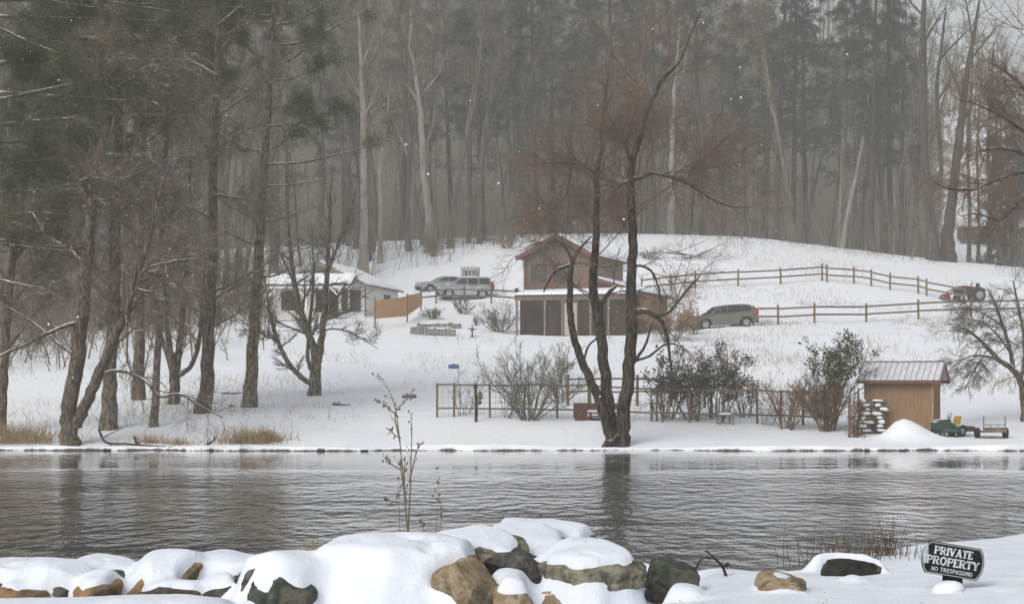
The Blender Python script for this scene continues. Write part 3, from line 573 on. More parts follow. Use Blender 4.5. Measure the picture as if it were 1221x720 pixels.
# ------------------------------------------------------------------ the wood behind the slope
def bare_tree(seed, H, r, barkm, twigm, lean=.03, n1=22, t0=.38, sub=4, spread=.2):
    rng = np.random.default_rng(seed); t = thing('bare_tree', None, None)
    P, R = grow([[0, 0, -.4]], [[rng.normal() * lean * 2, rng.normal() * lean * 2, 1]], [H], [r], 14, rng, .055, .05, .18)
    R[:, 0] *= 1.35
    tr = Geo().tubes(P, R, 7)
    if seed % 2:
        k_ = 4 + seed % 3; fd = norm(np.array([[rng.normal(), rng.normal(), 2.6]])); F_, FR_ = grow(P[:, k_], fd, [H * .55], R[:, k_] * .75, 14, rng, .06, .08, .15); tr.tubes(F_, FR_, 7); P = np.concatenate([P, F_]); R = np.concatenate([R, FR_])
    a = spawn(P, R, n1, rng, t0, 1., (.5, 1.0), spread, .42, 1.6, .6); A, AR = grow(*a, 7, rng, .13, .09); tr.tubes(A, AR, 5)
    tr.build('trunk', barkm, t, True)
    c = Geo()
    b = spawn(A, AR, 7, rng, .2, 1., (.4, .9), .45, .6, .9); b = (b[0], b[1], b[2], np.clip(b[3], .014, .05)); B, BR = grow(*b, 5, rng, .15, .05); c.tubes(B, BR, 3)
    d = spawn(B, BR, 6, rng, .2, 1., (.4, .9), .55, .7, .55); d = (d[0], d[1], d[2], np.clip(d[3], .011, .03)); D, DR = grow(*d, 4, rng, .18, .04); c.tubes(D, DR, 3)
    # short dead twigs low on the stem
    e = spawn(P, R, 26, rng, .08, t0 + .1, (1.0, 1.6), .06, .1, .8); e = (e[0], e[1], e[2], np.clip(e[3], .012, .03)); E, ER = grow(*e, 4, rng, .2, -.02); c.tubes(E, ER, 3)
    f = spawn(E, ER, 4, rng, .2, 1., (.4, 1.), .6, .8, .4); f = (f[0], f[1], f[2], np.clip(f[3], .010, .02)); f, FR = grow(*f, 3, rng, .2); c.tubes(f, FR, 3)
    c.build('crown', twigm, t)
    return t
def conifer(seed, H, r, barkm, leafm, n1=55, t0=.33, blen=.15, nb=60):
    rng = np.random.default_rng(seed); t = thing('conifer_tree', None, None)
    P, R = grow([[0, 0, -.4]], [[rng.normal() * .02, rng.normal() * .02, 1]], [H], [r], 12, rng, .015, .05, .12)
    R[:, 0] *= 1.3
    tr = Geo().tubes(P, R, 7)
    a = spawn(P, R, n1, rng, t0, .98, (1.15, 1.7), blen, .3, 1.2, .6); a = (a[0], a[1], a[2], np.clip(a[3], .02, .06)); A, AR = grow(*a, 6, rng, .1, .03); tr.tubes(A, AR, 4)
    e = spawn(P, R, 22, rng, min(.1, t0), max(t0, .1), (1.2, 1.7), .07, .1, .8); e = (e[0], e[1], e[2], np.clip(e[3], .014, .03)); E, ER = grow(*e, 4, rng, .15, -.03); tr.tubes(E, ER, 3)
    tr.build('trunk', barkm, t, True)
    b = spawn(A, AR, 9, rng, .2, 1., (.5, 1.0), .4, .5, .5); B, BR = grow(*b, 4, rng, .15, .0)
    c = Geo(); c.tubes(B, BR * .5 + .006, 3)
    for q in range(nb // 3):
        f = rng.uniform(.1, 3, len(B)); i = np.minimum(f.astype(int), 2); w = (f - i)[:, None]
        C = B[np.arange(len(B)), i] * (1 - w) + B[np.arange(len(B)), i + 1] * w + rng.normal(size=(len(B), 3)) * .10
        blades(c, C, norm(B[:, 3] - B[:, 0]) + rng.normal(size=(len(B), 3)) * .55, .5, .05, rng, .35)
    c.build('crown', leafm, t)
    return t

L_BARE = 'bare grey hardwood among many in the hazy wood above the snow'
L_CON = 'dark conifer among the bare trees of the hazy wood above the snow'
G_BARE, G_CON = 'bare hardwoods in the hazy wood', 'dark conifers in the hazy wood'
protos = [bare_tree(101, 29, .24, M['bark_grey'], M['twig_grey']), bare_tree(102, 26, .20, M['bark_grey'], M['twig_grey'], .05),
          bare_tree(103, 31, .30, M['bark_grey'], M['twig_grey'], .03, 26, .45), bare_tree(104, 22, .14, M['bark_grey'], M['twig_grey'], .06, 18, .3), bare_tree(105, 27, .26, M['bark_dark'], M['twig_brown'], .04, 24, .4)]
M['bark_black'] = mat('bark_black', (.03, .028, .025), .9, .15, color2=(.075, .07, .06), scale=3, stretch=(1, 1, .3))
cons = [conifer(111, 31, .33, M['bark_black'], M['needle_far']), conifer(112, 27, .27, M['bark_grey'], M['needle_far'], 60, .25, .17), conifer(113, 34, .36, M['bark_black'], M['needle_far'], 50, .5, .16), conifer(114, 13, .22, M['bark_black'], M['needle_far'], 70, .04, .26)]
for p in protos: tag(p, L_BARE, 'tree', G_BARE)
for p in cons: tag(p, L_CON, 'tree', G_CON)
used = set()
def put(proto, loc, rz, s):
    if proto.name not in used:
        used.add(proto.name); proto.location = tuple(float(c) for c in loc); proto.rotation_euler = (0, 0, rz); proto.scale = (s,) * 3; return proto
    return copy_thing(proto, loc, rz, s)
rng = random.Random(77)
def wood_edge(px):
    return float(np.interp(px, [-300, 0, 120, 250, 330, 420, 520, 600, 760, 900, 1010, 1100, 1190, 1300, 1500], [128, 128, 132, 142, 150, 164, 168, 174, 184, 182, 178, 174, 172, 170, 168]))
placed = []
def ok(x, y, d):
    for a, b in placed:
        if (a - x) ** 2 + (b - y) ** 2 < d * d: return False
    placed.append((x, y)); return True
# conifers where the photograph shows dark green masses
for px, dy, k, s in [(575, 4, 0, 1.0), (732, 5, 2, 1.02), (745, 14, 0, .95), (838, 8, 2, 1.0), (925, 6, 0, .95), (1005, 5, 1, 1.05), (1038, 3, 0, 1.0), (1060, 12, 2, .9), (660, 14, 0, .95), (610, 9, 1, 1.0), (480, 22, 0, .9), (540, 24, 2, .9),
                     (890, 16, 1, 1.0), (960, 18, 2, .9), (700, 24, 1, 1.0), (800, 26, 0, .95), (1206, 3, 3, .95), (1232, 6, 3, 1.1), (1198, 12, 3, .8), (120, 2, 3, .6), (40, 4, 3, .8), (215, 6, 3, .5), (1212, 24, 1, .72), (1245, 22, 1, .7), (1290, 14, 0, .7), (1200, 26, 0, .6), (250, 30, 0, .9), (330, 34, 1, .9), (160, 26, 2, .9), (60, 22, 0, .9), (-30, 16, 1, .95), (410, 30, 1, .85), (1380, 20, 1, .8),
                     (110, 4, 1, .75), (30, 8, 1, .8), (200, 8, 1, .7), (-70, 6, 0, .8), (70, 14, 0, .9), (150, 14, 1, .9), (690, 8, 1, .9), (780, 10, 0, .95), (870, 6, 1, .85), (945, 12, 0, 1.0), (1020, 14, 1, 1.0), (1075, 8, 0, .85), (560, 16, 1, .95), (640, 6, 2, .85)]:
    Y = wood_edge(px) + dy; x = xat(px, Y); placed.append((x, Y)); put(cons[k], (x, Y, gz(x, Y)), rng.uniform(0, 6.28), s * rng.uniform(.95, 1.05))
nb = 0
while nb < 190:
    px = rng.uniform(-220, 1440); d = rng.random() ** 1.3 * 62; Y = wood_edge(px) + d; x = xat(px, Y)
    if 1112 < px < 1192 : continue
    if px > 1110 and rng.random() < .5: continue
    if not ok(x, Y, 1.7): continue
    k = rng.choices([0, 1, 2, 3, 4], [4, 4, 3, 5, 2])[0]; s = rng.uniform(.82, 1.12) * (.8 if px > 1100 else 1)
    put(protos[k], (x, Y, gz(x, Y)), rng.uniform(0, 6.28), s); nb += 1

# single trees of the edge of the wood that stand out
def edge_tree(label, Y, limbs, barkm, twigm, seed, **kw):
    return key_tree('edge_tree', label, Y, limbs, barkm, twigm, seed, dict(dict(n1=10, n2=6, n3=4, l1=.22, t0=.45, lmin=1.2, rmin=.009), **kw), S=7)
edge_tree('pale leaning trunk forking high up, rising from a rusty bush', 168, [
    [(513, 302, 0, 6), (512, 262, 0, 4.6), (506, 215, 0, 4), (502, 150, 0, 3.6), (500, 125, 0, 3), (494, 80, .5, 2.2), (488, 55, .8, 1.7), (492, 25, 1, 1)], [(500, 125, 0, 2), (490, 108, -.5, 1.5), (480, 98, -1, .8)], [(488, 48, .8, 1.4), (478, 41, 0, 1), (458, 42, -1, .6)], [(505, 110, 0, 1.3), (520, 92, .5, 1), (535, 60, 1, .6)]], M['bark_pale'], M['twig_grey'], 201)
edge_tree('straight pale trunk left of the leaning pale one', 160, [[(433, 316, 0, 6.5), (434, 260, 0, 4.6), (434, 200, 0, 4.2), (433, 140, 0, 3.6), (431, 90, 0, 2.8), (428, 20, 0, 1.5)], up(434, 140, 455, 95, 1.4, .5), up(432, 120, 410, 80, 1.3, .5), up(431, 80, 450, 30, 1.2, .4)], M['bark_pale'], M['twig_grey'], 202)
edge_tree('thin pale stem between the two pale trunks', 164, [[(453, 312, 0, 3), (454, 250, 0, 2.2), (453, 200, 0, 2), (460, 150, 0, 1.6), (466, 90, 0, .8)]], M['bark_pale'], M['twig_grey'], 203)
edge_tree('slim pale tree parting in a narrow V beside the leaning pale trunk', 172, [[(485, 300, 0, 3), (490, 240, 0, 2.5), (494, 205, 0, 2.2), (505, 180, 0, 1.6), (520, 140, 0, .8)], [(494, 207, 0, 2), (484, 180, 0, 1.6), (472, 150, 0, 1)]], M['bark_pale'], M['twig_grey'], 204)
edge_tree('thin pale slanting trunk in the right half of the wood', 182, [[(1003, 296, 0, 3.4), (1012, 250, 0, 2.8), (1022, 205, 0, 2.4), (1030, 160, 0, 2), (1036, 110, 0, 1)]], M['bark_pale'], M['twig_grey'], 205)
edge_tree('pale bent sapling high in the right half of the wood', 186, [[(1000, 292, 0, 1.8), (1003, 220, 0, 1.7), (1005, 150, 0, 1.6), (1011, 100, 0, 1.4), (1018, 65, 0, .7)]], M['bark_pale'], M['twig_grey'], 206)
edge_tree('pale forked trunk behind the rusty three-stemmed tree', 186, [[(800, 284, 0, 4.2), (801, 200, 0, 3.6), (803, 130, 0, 3), (806, 90, 0, 2.4), (810, 40, 0, 1)], [(803, 110, 0, 2), (815, 85, .3, 1.5), (820, 50, .5, .7)]], M['bark_pale'], M['twig_grey'], 207)
edge_tree('thick grey trunk in the wood right above the brown house', 188, [[(616, 292, 0, 5.4), (615, 200, 0, 4.6), (617, 100, 0, 3.8), (620, 20, 0, 2.6), (622, -40, 0, 1.2)], up(617, 90, 640, 40, 1.5, .6), up(616, 110, 595, 60, 1.5, .6)], M['bark_grey'], M['twig_grey'], 208)
edge_tree('big dark tree with two stems curving apart at the right end of the wood', 172, [
    [(1112, 312, 0, 8), (1110, 270, 0, 6.4), (1104, 215, 0, 5.4), (1101, 150, 0, 5), (1100, 90, 0, 4.2), (1101, 30, 0, 3.4), (1103, -30, 0, 2), (1104, -70, 0, .8)],
    [(1113, 225, .2, 3.2), (1122, 205, .3, 2.9), (1120, 160, .4, 2.7), (1117, 110, .4, 2.4), (1122, 60, .5, 2), (1128, 10, .6, 1)],
    [(1107, 240, 0, 2.6), (1112, 228, .1, 2.6), (1115, 220, .2, 2.8)],
    up(1102, 50, 1130, 5, 1.8, .5), up(1102, 90, 1080, 40, 1.8, .5), up(1118, 120, 1150, 70, 1.6, .5), up(1121, 70, 1165, 25, 1.6, .5), up(1101, 20, 1065, -20, 1.5, .5)], M['bark_black'], M['twig_grey'], 209, n1=12, l1=.24)
edge_tree('massive leaning trunk right beside the dark two-stemmed tree', 173, [[(1128, 314, 0, 10), (1131, 270, 0, 7.2), (1138, 215, 0, 5.6), (1144, 160, 0, 5), (1151, 100, 0, 4), (1160, 50, 0, 2.8), (1168, 0, 0, 1.2)], up(1144, 150, 1180, 95, 2, .5), up(1148, 120, 1125, 60, 2, .5), up(1155, 75, 1190, 30, 1.8, .5), up(1160, 50, 1150, -10, 1.6, .5), up(1140, 200, 1165, 150, 1.5, .5)], M['bark_black'], M['twig_grey'], 210, n1=13, l1=.24)
for i, (px, r, lab) in enumerate([(1155, 2.6, 'slim trunk in front of the far snowy clearing'), (1166, 2.2, 'thin trunk just right of the slim one before the far clearing'), (1179, 3.2, 'mid-sized trunk beside the dark evergreens at the far clearing')]):
    edge_tree(lab, 176 + i * 3, [[(px, 314, 0, r), (px + 1, 250, 0, r * .85), (px - 1, 180, 0, r * .7), (px + 3, 110, 0, r * .5), (px + 6, 50, 0, r * .2)]], M['bark_grey'], M['twig_grey'], 211 + i)

# distant wood on the hill behind: one mass
rng2 = np.random.default_rng(5)
g = Geo(); N = 720
px = rng2.uniform(-180, 1420, N); Y = rng2.uniform(232, 440, N); X = xat(px, Y); keep = ~((px > 1118) & (px < 1200) & (Y < 300)); X, Y, px = X[keep], Y[keep], px[keep]; N = len(X)
Hh = rng2.uniform(17, 27, N) * np.where(px > 1080, .75, 1); Z = gz(X, Y) - .3
P, R = grow(np.stack([X, Y, Z], 1), np.stack([rng2.normal(size=N) * .04, rng2.normal(size=N) * .04, np.ones(N)], 1), Hh, rng2.uniform(.12, .28, N), 6, rng2, .03, .03, .25)
g.tubes(P, R, 5)
a = spawn(P, R, 16, rng2, .3, 1., (.5, 1.1), .2, .4, 1.5); a = (a[0], a[1], a[2], np.clip(a[3], .03, .08)); A, AR = grow(*a, 4, rng2, .15, .08); g.tubes(A, AR, 3)
b = spawn(A, AR, 6, rng2, .2, 1., (.4, 1.), .5, .6, .8); b = (b[0], b[1], b[2], np.clip(b[3], .022, .05)); B, BR = grow(*b, 3, rng2, .2, .04); g.tubes(B, BR, 3)
tag(g.build('far_wood', M['twig_grey']), 'distant bare wood covering the hill behind the hazy trees', 'wood', kind='stuff')
# saplings and brush between the trunks
g = Geo(); N = 3400
px = rng2.uniform(-200, 1420, N); ed = np.array([wood_edge(p) for p in px]); Y = ed - 7 + rng2.random(N) ** 1.3 * 66; keep = ~((px > 1118) & (px < 1195)); px, Y = px[keep], Y[keep]; N = len(px); X = xat(px, Y)
P, R = grow(np.stack([X, Y, gz(X, Y) - .1], 1), np.stack([rng2.normal(size=N) * .2, rng2.normal(size=N) * .2, np.ones(N)], 1), rng2.uniform(1.2, 6.5, N), rng2.uniform(.012, .035, N), 5, rng2, .12, .02, .4)
g.tubes(P, R, 3); a = spawn(P, R, 7, rng2, .2, 1., (.4, 1.1), .4, .6, .4); a = (a[0], a[1], a[2], np.clip(a[3], .01, .03)); A, AR = grow(*a, 3, rng2, .2, .03); g.tubes(A, AR, 3)
tag(g.build('undergrowth', M['twig_grey']), 'thin saplings and brush between the trunks of the wood', 'undergrowth', kind='stuff')
# thicket on the slope behind the left bank trees
g = Geo(); N = 800
px = rng2.uniform(-150, 330, N); Y = rng2.uniform(98, 150, N); keep = rng2.random(N) < np.clip(1.05 - (px + 40) / 420 + (Y - 120) / 50, .08, 1); px, Y = px[keep], Y[keep]; N = len(px); X = xat(px, Y)
P, R = grow(np.stack([X, Y, gz(X, Y) - .1], 1), np.stack([rng2.normal(size=N) * .25, rng2.normal(size=N) * .25, np.ones(N)], 1), rng2.uniform(1.5, 8, N), rng2.uniform(.015, .05, N), 6, rng2, .12, .01, .4)
g.tubes(P, R, 4); a = spawn(P, R, 10, rng2, .1, 1., (.4, 1.1), .4, .6, .6); a = (a[0], a[1], a[2], np.clip(a[3], .008, .03)); A, AR = grow(*a, 4, rng2, .2, .02); g.tubes(A, AR, 3)
b = spawn(A, AR, 5, rng2, .1, 1., (.4, 1.), .5, .6, .3); b = (b[0], b[1], b[2], np.clip(b[3], .006, .02)); B, BR = grow(*b, 3, rng2, .2); g.tubes(B, BR, 3)
tag(g.build('thicket', M['twig_brown']), 'tangled thicket of bare brush on the slope behind the left bank trees', 'thicket', kind='stuff')
# ------------------------------------------------------------------ buildings
M['siding'] = mat('siding_brown', (.15, .10, .083), .85, .15, color2=(.21, .15, .125), scale=3, stretch=(6, 6, .5), bump=.004, bscale=9)
M['siding_pale'] = mat('siding_pale', (.26, .215, .17), .85, .15, color2=(.32, .27, .22), scale=3, stretch=(6, 6, .5), bump=.004, bscale=9)
M['trim_red'] = mat('trim_red', (.17, .082, .066), .75, .2, color2=(.13, .068, .056), scale=8)
M['fascia'] = mat('fascia', (.13, .072, .06), .75, .2, color2=(.10, .058, .05), scale=6)
M['screen'] = mat('porch_screen', (.02, .016, .013), .7, .15, color2=(.05, .04, .033), scale=1.2, stretch=(1, 1, .4))
M['glass'] = mat('window_glass', (.018, .02, .022), .12, .5, color2=(.045, .05, .052), scale=.9)
M['post_grey'] = mat('post_grey', (.15, .135, .12), .8, .2, color2=(.26, .24, .22), scale=5)
M['door_grey'] = mat('door_grey', (.40, .39, .37), .7, .2, color2=(.34, .33, .31), scale=4)
M['white_paint'] = mat('white_paint', (.80, .80, .77), .7, .2, color2=(.70, .70, .66), scale=2.5, stretch=(1, 1, 3))
M['stone'] = mat('stone_grey', (.16, .145, .13), .9, .15, color2=(.30, .28, .25), scale=6, bump=.02, bscale=14)
M['cedar'] = mat('cedar_wood', (.20, .15, .10), .85, .15, color2=(.13, .10, .075), scale=4, stretch=(3, 3, 1), snow=(.75, .15, 3.0))
M['canvas'] = mat('tan_canvas', (.58, .35, .18), .85, .15, color2=(.50, .29, .15), scale=2.5, stretch=(5, 5, .6), bump=.01, bscale=5)
M['plywood'] = mat('plywood', (.30, .19, .11), .85, .15, color2=(.21, .14, .085), scale=2, stretch=(6, 6, .8), bump=.006, bscale=8)
M['tin'] = mat('tin_roof', (.55, .56, .60), .5, .4, color2=(.74, .76, .81), scale=2, stretch=(6, 1, 1))
M['black'] = mat('black_metal', (.007, .007, .008), .8, .12, color2=(.013, .013, .014), scale=20)
M['old_wood'] = mat('old_wood', (.11, .085, .065), .9, .15, color2=(.20, .16, .125), scale=6, stretch=(1, 1, .3), snow=(.9, .12, 3.0))
M['dark_iron'] = mat('dark_iron', (.03, .03, .03), .6, .4, color2=(.07, .05, .04), scale=14)

def snow_slab(name, quad, th, parent, seed=1, over=.06):
    """a quilt of snow on a roof plane: quad = four corners, anticlockwise seen from above"""
    a, b, c, d = [np.array(p, float) for p in quad]; nu, nv = 36, 22
    u = np.linspace(0, 1, nu)[:, None, None]; v = np.linspace(0, 1, nv)[None, :, None]
    P = a * (1 - u) * (1 - v) + b * u * (1 - v) + c * u * v + d * (1 - u) * v
    nrm = norm(np.cross(b - a, d - a)); nrm = nrm if nrm[2] > 0 else -nrm
    ed = np.minimum(np.minimum(u, 1 - u) * np.linalg.norm(b - a), np.minimum(v, 1 - v) * np.linalg.norm(d - a))[..., 0]
    h = th * np.sqrt(np.clip(ed / .18, 0, 1)) * (1 + .28 * noise3(P, 1.6, seed)) + .004
    Pt = P + nrm * h[..., None]
    g = Geo().sheet(Pt); g.sheet((P + nrm * .004)[::-1])
    return g.build(name, M['snow'], parent, True)

# brown two-storey house ------------------------------------------------------
HB = np.array([5.28, 126.0, 5.5])
house = thing('house', 'brown two-storey house with red trim and a dark screened porch', 'house', HB, math.radians(-18))
Wd, Dp, EV, RG = 4.7, 8.0, 5.35, 6.62
b_ = Geo().prism([(-Wd, 0), (0, 0), (0, EV), (-Wd / 2, RG), (-Wd, EV)], 0, Dp).build('wall', M['siding'], house)
for i in range(12):
    pass
gg = Geo()
for i in range(16): gg.box(.0, .035, .25 + i * .5, .30 + i * .5, 3.9, EV - .06)
gg.box(.002, .03, .05, Dp - .05, 3.88, EV - .02)
gg.build('side_panel', M['siding_pale'], house)
# main roof: two slopes with overhang
def roof_slope(parent, name, x0, z0, x1, z1, y0, y1, th, m):
    """slope running from the ridge (x0,z0) to the eave (x1,z1)"""
    g = Geo(); d = norm(np.array([x1 - x0, 0, z1 - z0])); nn = np.array([-d[2], 0, d[0]]); nn = nn if nn[2] > 0 else -nn
    v = []
    for y in (y0, y1):
        for (x, z) in ((x0, z0), (x1, z1)):
            v.append((x, y, z)); v.append((x + nn[0] * th, y, z + nn[2] * th))
    g.add(v, quads=[(0, 2, 3, 1), (4, 5, 7, 6), (1, 3, 7, 5), (0, 4, 6, 2), (2, 6, 7, 3), (0, 1, 5, 4)])
    o = g.build(name, m, parent); top = [(x0 + nn[0] * th, y0, z0 + nn[2] * th), (x1 + nn[0] * th, y0, z1 + nn[2] * th), (x1 + nn[0] * th, y1, z1 + nn[2] * th), (x0 + nn[0] * th, y1, z0 + nn[2] * th)]
    return o, top
xm = -Wd / 2; sl = (RG - EV) / (Wd / 2); ov = .42
r1, tq = roof_slope(house, 'roof', xm, RG + .02, ov, EV - sl * ov + .02, -.5, Dp + .3, .14, M['fascia']); snow_slab('snow', tq, .13, r1, 3)
r2, tq = roof_slope(house, 'roof', xm, RG + .02, -Wd - ov, EV - sl * ov + .02, -.5, Dp + .3, .14, M['fascia']); snow_slab('snow', tq, .13, r2, 4)
gg = Geo()
for s in (-1, 1):
    x1 = xm + s * (Wd / 2 + ov); gg.beam((xm, -.53, RG + .02), (x1, -.53, EV - sl * ov + .02), .05, .30)
gg.build('barge_board', M['trim_red'], house)
gg = Geo()
for x in (-Wd + .09, -.09): gg.box(x - .11, x + .11, -.05, -.002, 2.7, EV - .02)
gg.build('corner_trim', M['trim_red'], house)
gg = Geo().box(-Wd * .62 - .1, -Wd * .62 + .16, -.055, -.003, 3.05, 4.9); gg.build('window_post', M['trim_red'], house)
Geo().box(-Wd + .22, -1.55, -.045, -.002, 2.72, 3.22).build('sill_panel', M['fascia'], house)
Geo().prism([(-Wd + .25, EV - .15), (-.25, EV - .15), (-.25, EV - .02), (xm, RG - .3), (-Wd + .25, EV - .02)], -.03, -.002).build('gable_panel', mat('gable_boards', (.12, .10, .09), .85, .15, color2=(.17, .14, .125), scale=3, stretch=(1, 1, 6)), house)
for x0, x1 in ((-4.22, -3.08), (-2.68, -1.62)):
    w = Geo().box(x0, x1, -.03, -.004, 3.55, 4.85).build('window', M['glass'], house)
    f = Geo()
    f.box(x0 - .09, x0, -.06, -.003, 3.46, 4.94); f.box(x1, x1 + .09, -.06, -.003, 3.46, 4.94); f.box(x0, x1, -.06, -.003, 4.85, 4.94); f.box(x0, x1, -.075, -.003, 3.46, 3.55); f.box(x0, x1, -.045, -.031, 4.18, 4.22)
    f.build('frame', M['siding'], w)
# lower storey: screened porch across the front and lean-to on the right
LX = 3.2
lt = Geo(); lt.add([(0.003, .02, 0), (LX, .02, 0), (LX, Dp, 0), (.003, Dp, 0), (.003, .02, 3.75), (LX, .02, 2.85), (LX, Dp, 2.85), (.003, Dp, 3.75)], quads=[(0, 1, 5, 4), (1, 2, 6, 5), (2, 3, 7, 6), (4, 5, 6, 7)])
lt.build('lean_to', M['siding'], house)
gg = Geo()
for i in range(18): gg.box(LX + .002, LX + .03, .2 + i * .44, .24 + i * .44, .05, 2.75)
gg.box(LX - .12, LX + .02, -.03, .018, 0, 2.8)
gg.build('corner_trim', M['trim_red'], house)
r3, tq = roof_slope(house, 'lean_to_roof', 0.04, 3.80, LX + .45, 2.72, -.35, Dp + .25, .12, M['fascia']); snow_slab('snow', tq, .11, r3, 5)
Geo().beam((.05, -.38, 3.80), (LX + .45, -.38, 2.72), .05, .28).build('barge_board', M['trim_red'], house)
PD = 2.4; PX0, PX1 = -4.6, LX + .1
gg = Geo(); gg.add([(PX0, -PD, 2.55), (PX1, -PD, 2.55), (PX1, -.06, 2.95), (PX0, -.06, 2.95), (PX0, -PD, 2.66), (PX1, -PD, 2.66), (PX1, -.06, 3.06), (PX0, -.06, 3.06)], quads=[(0, 3, 2, 1), (4, 5, 6, 7), (0, 1, 5, 4), (1, 2, 6, 5), (2, 3, 7, 6), (3, 0, 4, 7)])
pr = gg.build('porch_roof', M['fascia'], house); snow_slab('snow', [(PX0 - .05, -PD - .06, 2.66), (PX1 + .05, -PD - .06, 2.66), (PX1 + .05, -.4, 3.0), (PX0 - .05, -.4, 3.0)], .15, pr, 6)
Geo().box(PX0, PX1, -PD + .04, -PD + .16, 2.30, 2.55).build('porch_beam', M['old_wood'], house)
for x in (PX0 + .12, -2.55, -1.35, .55, 1.75, PX1 - .12):
    Geo().box(x - .06, x + .06, -PD + .03, -PD + .15, -.3, 2.3).build('porch_post', M['post_grey'], house)
for x0, x1 in ((-4.24, -2.61), (-2.49, -1.41), (-.25, .49), (.61, 1.69), (1.81, PX1 - .18)):
    Geo().box(x0, x1, -PD + .07, -PD + .09, .0, 2.3).build('screen', M['screen'], house)
Geo().box(-4.24, PX1 - .18, -PD + .05, -PD + .11, -.35, .0).build('skirt', M['old_wood'], house)
d = Geo().box(-1.22, -.36, -PD + .05, -PD + .11, .02, 2.1).build('door', M['door_grey'], house)
pv = [(-.79 + .2 * math.cos(a), 1.42 + .42 * math.sin(a)) for a in np.linspace(0, 2 * math.pi, 20)[:-1]]
Geo().prism(pv, -PD + .035, -PD + .049).build('pane', M['glass'], d)
Geo().ball((-.46, -PD + .02, 1.0), .045).build('handle', M['dark_iron'], d)
Geo().box(-1.33, -1.22, -PD + .03, -PD + .12, 0, 2.3).box(-.36, -.25, -PD + .03, -PD + .12, 0, 2.3).box(-1.22, -.36, -PD + .03, -PD + .12, 2.1, 2.3).build('door_frame', M['fascia'], house)
def in_house(p):
    c, s = math.cos(math.radians(-18)), math.sin(math.radians(-18)); return HB + np.array([p[0] * c - p[1] * s, p[0] * s + p[1] * c, p[2]])
# bench on the snow by the porch
q = gpy(652, 397, 110, 126); q[1] -= .0
b = thing('porch_bench', 'pale low bench in front of the dark porch screen', 'bench', q, math.radians(-18))
Geo().box(-.55, .55, -.18, .18, .40, .46).build('seat', M['door_grey'], b)
for x in (-.45, .45):
    Geo().box(x - .04, x + .04, -.16, .16, -.1, .40).build('leg', M['door_grey'], b)
q = gpy(627, 398, 110, 126)
b = thing('porch_chair', 'small pale metal chair at the left corner of the porch', 'chair', q, math.radians(10))
Geo().box(-.25, .25, -.22, .22, .40, .44).build('seat', M['door_grey'], b)
Geo().box(-.25, .25, .20, .24, .44, .92).build('backrest', M['door_grey'], b)
for x in (-.22, .22):
    for y in (-.2, .2): Geo().bar((x, y, -.1), (x, y, .40), .02).build('leg', M['door_grey'], b)
q = gpy(735, 397, 110, 126)
b = thing('wagon_wheel', 'old wagon wheel leaning by the right part of the porch', 'wheel', q, math.radians(-18))
a_ = np.linspace(0, 2 * math.pi, 25); ring = np.stack([.55 * np.cos(a_), .0 * a_ + .1 * np.sin(a_), .55 + .55 * np.sin(a_)], 1)
Geo().tubes(ring, np.full(25, .045), 6).build('rim', M['post_grey'], b)
gg = Geo()
for k in range(8): gg.bar((0, 0, .55), (.53 * math.cos(k * math.pi / 4), .1 * math.sin(k * math.pi / 4), .55 + .53 * math.sin(k * math.pi / 4)), .022)
gg.ball((0, 0, .55), .09); gg.build('spoke', M['post_grey'], b)

# white cabin ---------------------------------------------------------------
CB = np.array([-10.32, 134.0, 6.75])
cab = thing('cabin', 'low white cabin with a snow-covered porch and dark windows', 'cabin', CB, math.radians(-10))
CW, CD, CE, CR = 6.7, 10.0, 2.55, 4.1
Geo().prism([(-CW, -.2), (0, -.2), (0, CE), (-CW / 2, CR), (-CW, CE)], 0, CD).build('wall', M['white_paint'], cab)
cxm = -CW / 2; csl = (CR - CE) / (CW / 2)
r1, tq = roof_slope(cab, 'roof', cxm, CR + .02, .35, CE - csl * .35 + .02, -.4, CD + .3, .12, M['old_wood']); snow_slab('snow', tq, .11, r1, 7)
r2, tq = roof_slope(cab, 'roof', cxm, CR + .02, -CW - .35, CE - csl * .35 + .02, -.4, CD + .3, .12, M['old_wood']); snow_slab('snow', tq, .11, r2, 8)
gg = Geo()
for s in (-1, 1): gg.beam((cxm, -.43, CR + .02), (cxm + s * (CW / 2 + .35), -.43, CE - csl * .35 + .02), .05, .2)
gg.build('barge_board', M['post_grey'], cab)
Geo().prism([(-CW + .7, CE + .12), (-.7, CE + .12), (cxm, CR - .2)], -.03, -.003).build('gable_panel', M['siding_pale'], cab)
CP = 1.9
gg = Geo(); gg.add([(-CW - .1, -CP, 2.40), (-.55, -CP, 2.40), (-.55, -.05, 3.2), (-CW - .1, -.05, 3.2), (-CW - .1, -CP, 2.52), (-.55, -CP, 2.52), (-.55, -.05, 3.32), (-CW - .1, -.05, 3.32)], quads=[(0, 3, 2, 1), (4, 5, 6, 7), (0, 1, 5, 4), (1, 2, 6, 5), (2, 3, 7, 6), (3, 0, 4, 7)])
pr = gg.build('porch_roof', M['old_wood'], cab); snow_slab('snow', [(-CW - .15, -CP - .05, 2.52), (-.5, -CP - .05, 2.52), (-.5, -.1, 3.31), (-CW - .15, -.1, 3.31)], .12, pr, 9)
Geo().box(-CW, -.6, -CP + .04, -CP + .14, 2.22, 2.40).build('porch_beam', M['white_paint'], cab)
for x in (-CW + .1, -3.75, -1.3):
    o = Geo().box(x - .07, x + .07, -CP + .03, -CP + .16, -.3, 2.22).build('porch_post', M['white_paint'], cab)
    gg = Geo()
    if x > -CW + .2: gg.beam((x - .07, -CP + .09, 1.6), (x - .62, -CP + .09, 2.2), .08, .09)
    if x < -1.4: gg.beam((x + .07, -CP + .09, 1.6), (x + .62, -CP + .09, 2.2), .08, .09)
    gg.build('brace', M['white_paint'], o)
